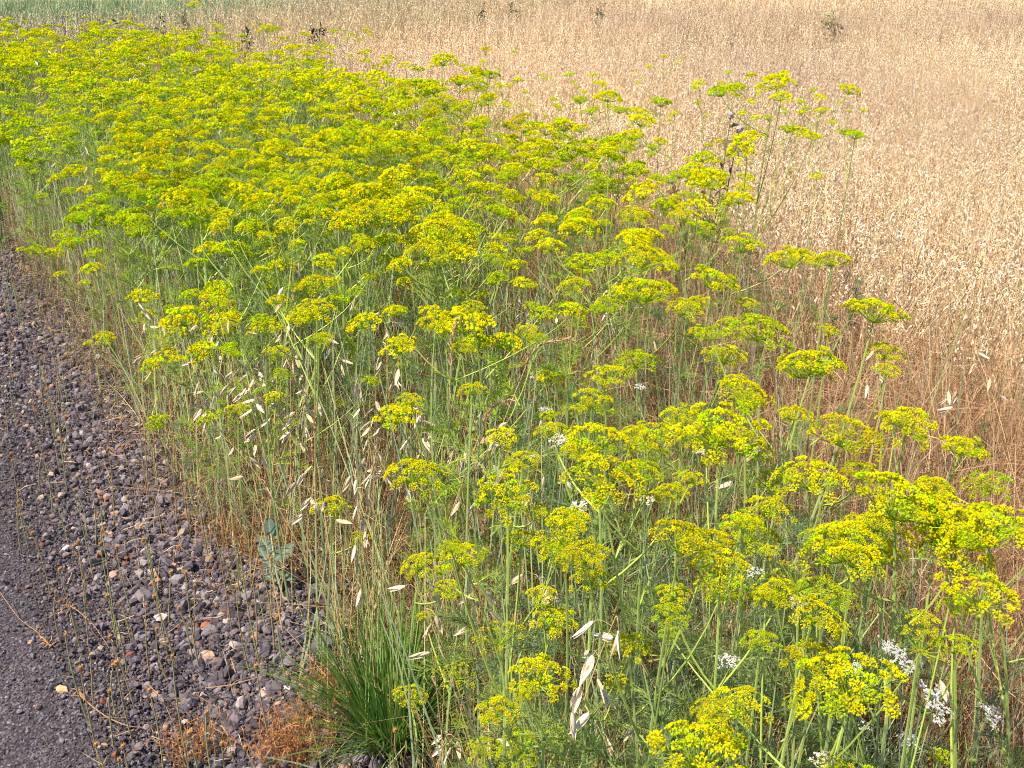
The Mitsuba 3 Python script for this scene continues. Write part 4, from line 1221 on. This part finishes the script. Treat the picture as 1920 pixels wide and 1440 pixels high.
def seed_head(px, py, z, size, lean, label, group=None, green=0.5):
    c = at(px, py, z)
    key = thing('seed_head', label, 'dried seed head', group)
    root = c * [1, 1, 0] + [lean, -0.02, 0]
    g = Geo()
    cl = np.array([0.38, 0.22, 0.12]) * (1 - green) + np.array([0.30, 0.36, 0.15]) * green
    tubes(g, curve(root[None], ((root + c) / 2 + [0.012 * rng.normal(), 0, 0.02])[None], c[None], 7), np.linspace(0.0021, 0.0013, 7)[None], cl, 4)
    for q in range(3):
        f = rng.uniform(0.2, 0.8)
        b = root + (c - root) * f
        ribbons(g, np.stack([b, b + [0.01 * rng.normal(), 0.01 * rng.normal(), 0.014], b + [0.02 * rng.normal(), 0.02 * rng.normal(), 0.02]])[None], np.array([0.001, 0.001, 0.0002]), rng.normal(size=(1, 3)), cl)
    scene[f'{key}__stem'] = g.shape('stem_bsdf')
    h = Geo()
    m = trimesh.creation.icosphere(subdivisions=2)
    v = np.array(m.vertices)
    v = v * [0.62, 0.62, 0.85] * (1 + 0.10 * np.cos(6 * np.arctan2(v[:, 1], v[:, 0])))[:, None]
    h.add(v * size + c + [0, 0, size * 0.6], m.faces, (0.36, 0.20, 0.07))
    n = 9
    a = np.arange(n) * 6.283 / n + rng.uniform(0, 1)
    b = np.stack([np.cos(a), np.sin(a), 0 * a + 0.5], -1) * [0.5, 0.5, 1] * size + c + [0, 0, size * 0.5]
    e = b + np.stack([np.cos(a) * 0.45, np.sin(a) * 0.45, 0 * a + 0.75], -1) * size
    ribbons(h, np.stack([b, e], 1), np.array([0.22 * size, 0.05 * size]), np.stack([-np.sin(a), np.cos(a), 0 * a], -1), jitcol(rng, (0.34, 0.20, 0.08), n))
    scene[f'{key}__capsule'] = h.shape('dry_bsdf', True)


for px, py, z, sz, label in [
    (219, 1248, .20, .0095, 'open crown shaped seed head on a stout green stalk over the gravel'),
    (112, 1072, .24, .0075, 'brown seed head over the asphalt at the far left'),
    (201, 1122, .22, .0075, 'round ochre seed head above the dark red stone'),
    (289, 1122, .20, .0075, 'ochre seed head below the reddish pitted stone'),
    (336, 1143, .16, .0070, 'small ochre seed head right of the reddish pitted stone'),
    (206, 1198, .20, .0070, 'seed head beside the dried stem near the dark red stone'),
    (355, 1380, .22, .0085, 'large ochre seed head near the bottom edge'),
    (180, 1400, .14, .0070, 'ochre seed head low over the asphalt at the bottom'),
    (416, 1398, .16, .0070, 'slim brown seed head right of the large ochre one'),
    (460, 1405, .16, .0070, 'brown seed head left of the dried weeds at the bottom'),
    (231, 1403, .15, .0070, 'seed head leaning on a green stalk at the bottom'),
    (807, 1192, .42, .0095, 'rust brown cup shaped head among the hanging oats'),
    (1060, 1350, .36, .0095, 'single tan seed head in the dark undergrowth below the oat spikelets'),
    (170, 1232, .14, .0060, 'small ochre seed head over the asphalt edge'),
    (138, 1028, .20, .0070, 'small brown seed head at the upper asphalt edge'),
    (219, 1030, .20, .0080, 'greenish brown capsule among the upper gravel'),
]:
    seed_head(px, py, z, sz, rng.uniform(-0.01, 0.05), label, 'dried seed heads', rng.uniform(0.3, 0.9))
for _ in range(150):
    s_, t_ = rng.uniform(-0.3, 4.5), rng.uniform(-0.55, 0.1)
    x, y = xy(s_, t_)
    z = rng.uniform(0.12, 0.34)
    q = np.array([x, y, z]) - [0, 0, CAM_H]
    if not seen(np.array([[x, y, z]]))[0]:
        continue
    zc = q[1] * math.cos(PITCH) - q[2] * math.sin(PITCH)
    seed_head(960 + FPX * q[0] / zc, 720 - FPX * (q[1] * math.sin(PITCH) + q[2] * math.cos(PITCH)) / zc, z, rng.uniform(.005, .0078), rng.uniform(-.02, .03),
              'thin stalk with a small brown seed head ' + ('over the asphalt edge' if t_ < -0.38 else 'in the far gravel' if s_ > 2 else 'in the near gravel beside the plants' if t_ > -0.12 else 'in the middle of the near gravel'), 'small seed heads in the gravel', rng.uniform(0.2, 1))


def fallen(pts, r, label, tuft=True):
    key = thing('fallen_stalk', label, 'fallen stalk')
    P = np.array([at(px, py, z) for px, py, z in pts])
    k = np.linspace(0, len(P) - 1, 18)
    Q = np.stack([np.interp(k, np.arange(len(P)), P[:, j]) for j in range(3)], -1)
    Q[1:-1] = (Q[:-2] + 2 * Q[1:-1] + Q[2:]) / 4
    g = Geo()
    tubes(g, Q[None], np.linspace(r, r * 0.6, 18)[None], (0.36, 0.22, 0.11), 4)
    scene[f'{key}__stalk'] = g.shape('dry_bsdf')
    if tuft:
        h = Geo()
        n = 34
        i = rng.integers(0, 6, n)
        b = Q[i]
        e = b + rng.normal(size=(n, 3)) * 0.010 + [0, 0, 0.004]
        ribbons(h, np.stack([b, (b + e) / 2 + rng.normal(size=(n, 3)) * 0.002, e], 1), np.array([0.0007, 0.0014, 0.0003]), rng.normal(size=(n, 3)), jitcol(rng, (0.42, 0.23, 0.11), n))
        scene[f'{key}__dry_leaves'] = h.shape('dry_bsdf')


fallen([(145, 1295, .012), (165, 1318, .02), (200, 1345, .03), (240, 1362, .03), (290, 1365, .012)], .0016, 'bent dried stem lying across the dark gravel near the pale orange stone')
fallen([(95, 1212, .010), (70, 1185, .012), (35, 1160, .02), (0, 1110, .05)], .0013, 'dried stem lying on the asphalt at the left edge')
fallen([(110, 1130, .03), (140, 1140, .04), (175, 1170, .04), (205, 1215, .012)], .0013, 'thin dried stem bent down behind the dark red stone')
fallen([(385, 1290, .05), (430, 1285, .07), (500, 1265, .09), (570, 1250, .02)], .0012, 'long pale straw arching over the pinkish stones', False)
fallen([(490, 1165, .03), (540, 1145, .06), (590, 1137, .05), (625, 1140, .02)], .0010, 'thin straw arching below the blue green weed', False)
fallen([(275, 1280, .08), (305, 1310, .06), (320, 1345, .04), (335, 1380, .01)], .0010, 'thin green stalk bowed over the gravel', False)


def dried_weed(px, py, r, h, n, label):
    key = thing('dried_weed', label, 'dried weed')
    c = at(px, py, 0)
    g, e = Geo(), Geo()
    a = rng.uniform(0, 6.28, n)
    rr = r * np.sqrt(rng.uniform(size=n))
    root = c + np.stack([rr * 0.7 * np.cos(a), rr * 0.7 * np.sin(a), 0 * a], -1)
    top = c + np.stack([rr * np.cos(a) + 0.02 * rng.normal(size=n), rr * np.sin(a) + 0.02 * rng.normal(size=n), h * rng.uniform(0.3, 1, n)], -1)
    P = curve(root, (root + top) / 2 + rng.normal(size=(n, 3)) * 0.012, top, 4)
    ribbons(g, P, np.array([0.0008, 0.0008, 0.0006, 0.0004]), rng.normal(size=(n, 3)), jitcol(rng, 1, n, 0.2) * pick(rng, [(0.36, 0.20, 0.09), (0.46, 0.33, 0.16), (0.40, 0.22, 0.10)], n))
    m = n * 9
    i = rng.integers(0, n, m)
    b = P[i, rng.integers(1, 4, m)]
    q = b + rng.normal(size=(m, 3)) * 0.012
    ribbons(e, np.stack([b, (b + q) / 2 + rng.normal(size=(m, 3)) * 0.002, q], 1), np.array([0.0005, 0.0012, 0.0004]), rng.normal(size=(m, 3)), jitcol(rng, 1, m, 0.25) * pick(rng, [(0.34, 0.15, 0.055), (0.42, 0.22, 0.09), (0.26, 0.11, 0.045)], m))
    scene[f'{key}__twigs'], scene[f'{key}__dry_leaves'] = g.shape('dry_bsdf'), e.shape('dry_bsdf')


dried_weed(580, 1400, .10, .14, 130, 'rust brown dried weed left of the green tussock')
dried_weed(530, 1425, .08, .10, 80, 'tan dried weed at the bottom edge left of the rust brown one')
dried_weed(610, 1300, .06, .10, 70, 'small rust brown dried weed behind the tussock')
dried_weed(375, 1420, .08, .12, 70, 'yellowish dried grass clump at the bottom around the large seed head')
dried_weed(500, 1035, .10, .10, 80, 'rust brown dried plant behind the blue green weed')
dried_weed(420, 1010, .10, .10, 60, 'low tan dried plant at the upper edge of the gravel')

# ------------------------------------------------------------------ weeds at the field and in the distance
rng = np.random.default_rng(91)


def leafy_weed(px, py, z, h, n, L, col, label, category='weed', purple=False, spread=0.35):
    """Upright weed with narrow leaves; its top stands at the pixel at height z."""
    c = at(px, py, z)
    root = c * [1, 1, 0]
    key = thing('leafy_weed', label, category)
    g, e = Geo(), Geo()
    ns = max(2, n // 40)
    a = rng.uniform(0, 6.28, ns)
    top = np.stack([root[0] + h * spread * np.cos(a) * rng.uniform(0, 1, ns), root[1] + h * spread * np.sin(a) * rng.uniform(0, 1, ns), z * rng.uniform(0.75, 1.0, ns)], -1)
    rt = np.repeat(root[None], ns, 0) + rng.normal(size=(ns, 3)) * [0.02, 0.02, 0]
    P = curve(rt, rt * 0.6 + top * 0.4 + [0, 0, 0.1], top, 6)
    tubes(g, P, np.linspace(0.006, 0.002, 6)[None], np.asarray(col) * 1.2, 4)
    i, f = rng.integers(0, ns, n), rng.uniform(1 - h / max(z, h), 1, n) * 5
    k = np.minimum(f.astype(int), 4)
    b = P[i, k] + (P[i, k + 1] - P[i, k]) * (f - k)[:, None]
    d = unit(rng.normal(size=(n, 3)) * [1, 1, 0.5] + [0, 0, 0.25])
    ln = L * rng.uniform(0.5, 1.2, (n, 1))
    q = b + d * ln + [0, 0, -0.2 * L]
    ribbons(e, np.stack([b, b + d * ln * 0.5, q], 1), np.array([0.1, 1, 0.1])[None] * (ln * 0.16), np.cross(d, rng.normal(size=(n, 3)) * 0.4 + [0, 0, 1.0]), jitcol(rng, col, n, 0.3))
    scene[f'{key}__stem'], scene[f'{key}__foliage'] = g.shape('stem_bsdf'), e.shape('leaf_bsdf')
    if purple:
        for q in range(ns):
            hgeo = Geo()
            scatter(hgeo, ICO1, top[q:q + 1] + [0, 0, 0.01], 0.016, (0.36, 0.29, 0.32), rng, 0.25)
            part(key, 'flower_head', hgeo.shape('dry_bsdf'))


for a in [
    (1555, 18, .95, .7, 260, .16, (0.34, 0.33, 0.20), 'pale olive bushy weed standing alone in the far oat field'),
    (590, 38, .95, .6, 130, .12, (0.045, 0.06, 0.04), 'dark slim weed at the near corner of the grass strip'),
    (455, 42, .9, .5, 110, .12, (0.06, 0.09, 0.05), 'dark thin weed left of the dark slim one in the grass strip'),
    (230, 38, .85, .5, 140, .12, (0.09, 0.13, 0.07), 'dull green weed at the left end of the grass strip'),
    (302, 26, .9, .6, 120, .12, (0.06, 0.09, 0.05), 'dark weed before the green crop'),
    (340, 22, .9, .6, 160, .14, (0.13, 0.17, 0.08), 'olive spreading weed before the green crop'),
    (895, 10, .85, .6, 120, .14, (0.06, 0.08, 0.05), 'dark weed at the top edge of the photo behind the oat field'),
    (960, 5, .85, .6, 120, .14, (0.10, 0.13, 0.06), 'olive weed right of the dark one at the top edge'),
    (405, 10, .9, .5, 80, .12, (0.10, 0.12, 0.06), 'slim weed in the middle of the grass strip'),
    (1120, 8, .85, .5, 80, .14, (0.14, 0.15, 0.08), 'faint olive weed at the far end of the field'),
    (165, 30, .95, .5, 220, .10, (0.34, 0.20, 0.13), 'reddish brown dried bush at the far left of the stand'),
    (30, 62, .95, .5, 160, .10, (0.42, 0.40, 0.30), 'pale grey dried weed at the far left corner of the stand'),
    (112, 78, .9, .5, 140, .10, (0.40, 0.37, 0.27), 'pale dried weed between the far left corner and the reddish bush'),
    (278, 150, .9, .3, 60, .06, (0.06, 0.11, 0.05), 'dark green weed inside the far left stand'),
    (1140, 345, .68, .35, 150, .045, (0.12, 0.20, 0.09), 'dark green leafy weed between fennels near the field'),
    (1430, 400, .55, .4, 160, .045, (0.17, 0.25, 0.15), 'grey green leafy weed at the foot of the tall branching fennel'),
    (1860, 770, .42, .35, 160, .04, (0.13, 0.21, 0.09), 'dark green weed in the red dry grass at the right edge'),
    (1600, 520, .60, .3, 110, .04, (0.13, 0.21, 0.11), 'small dark green weed at the corner of the red grass'),
]:
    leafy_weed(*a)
leafy_weed(1335, 190, 1.1, .6, 60, .07, (0.20, 0.17, 0.11), 'dried thistle with dusky mauve heads at the edge of the field', 'thistle', True)
leafy_weed(1330, 262, .95, .5, 60, .07, (0.26, 0.15, 0.09), 'brown thistle with mauve heads below the other thistle', 'thistle', True)
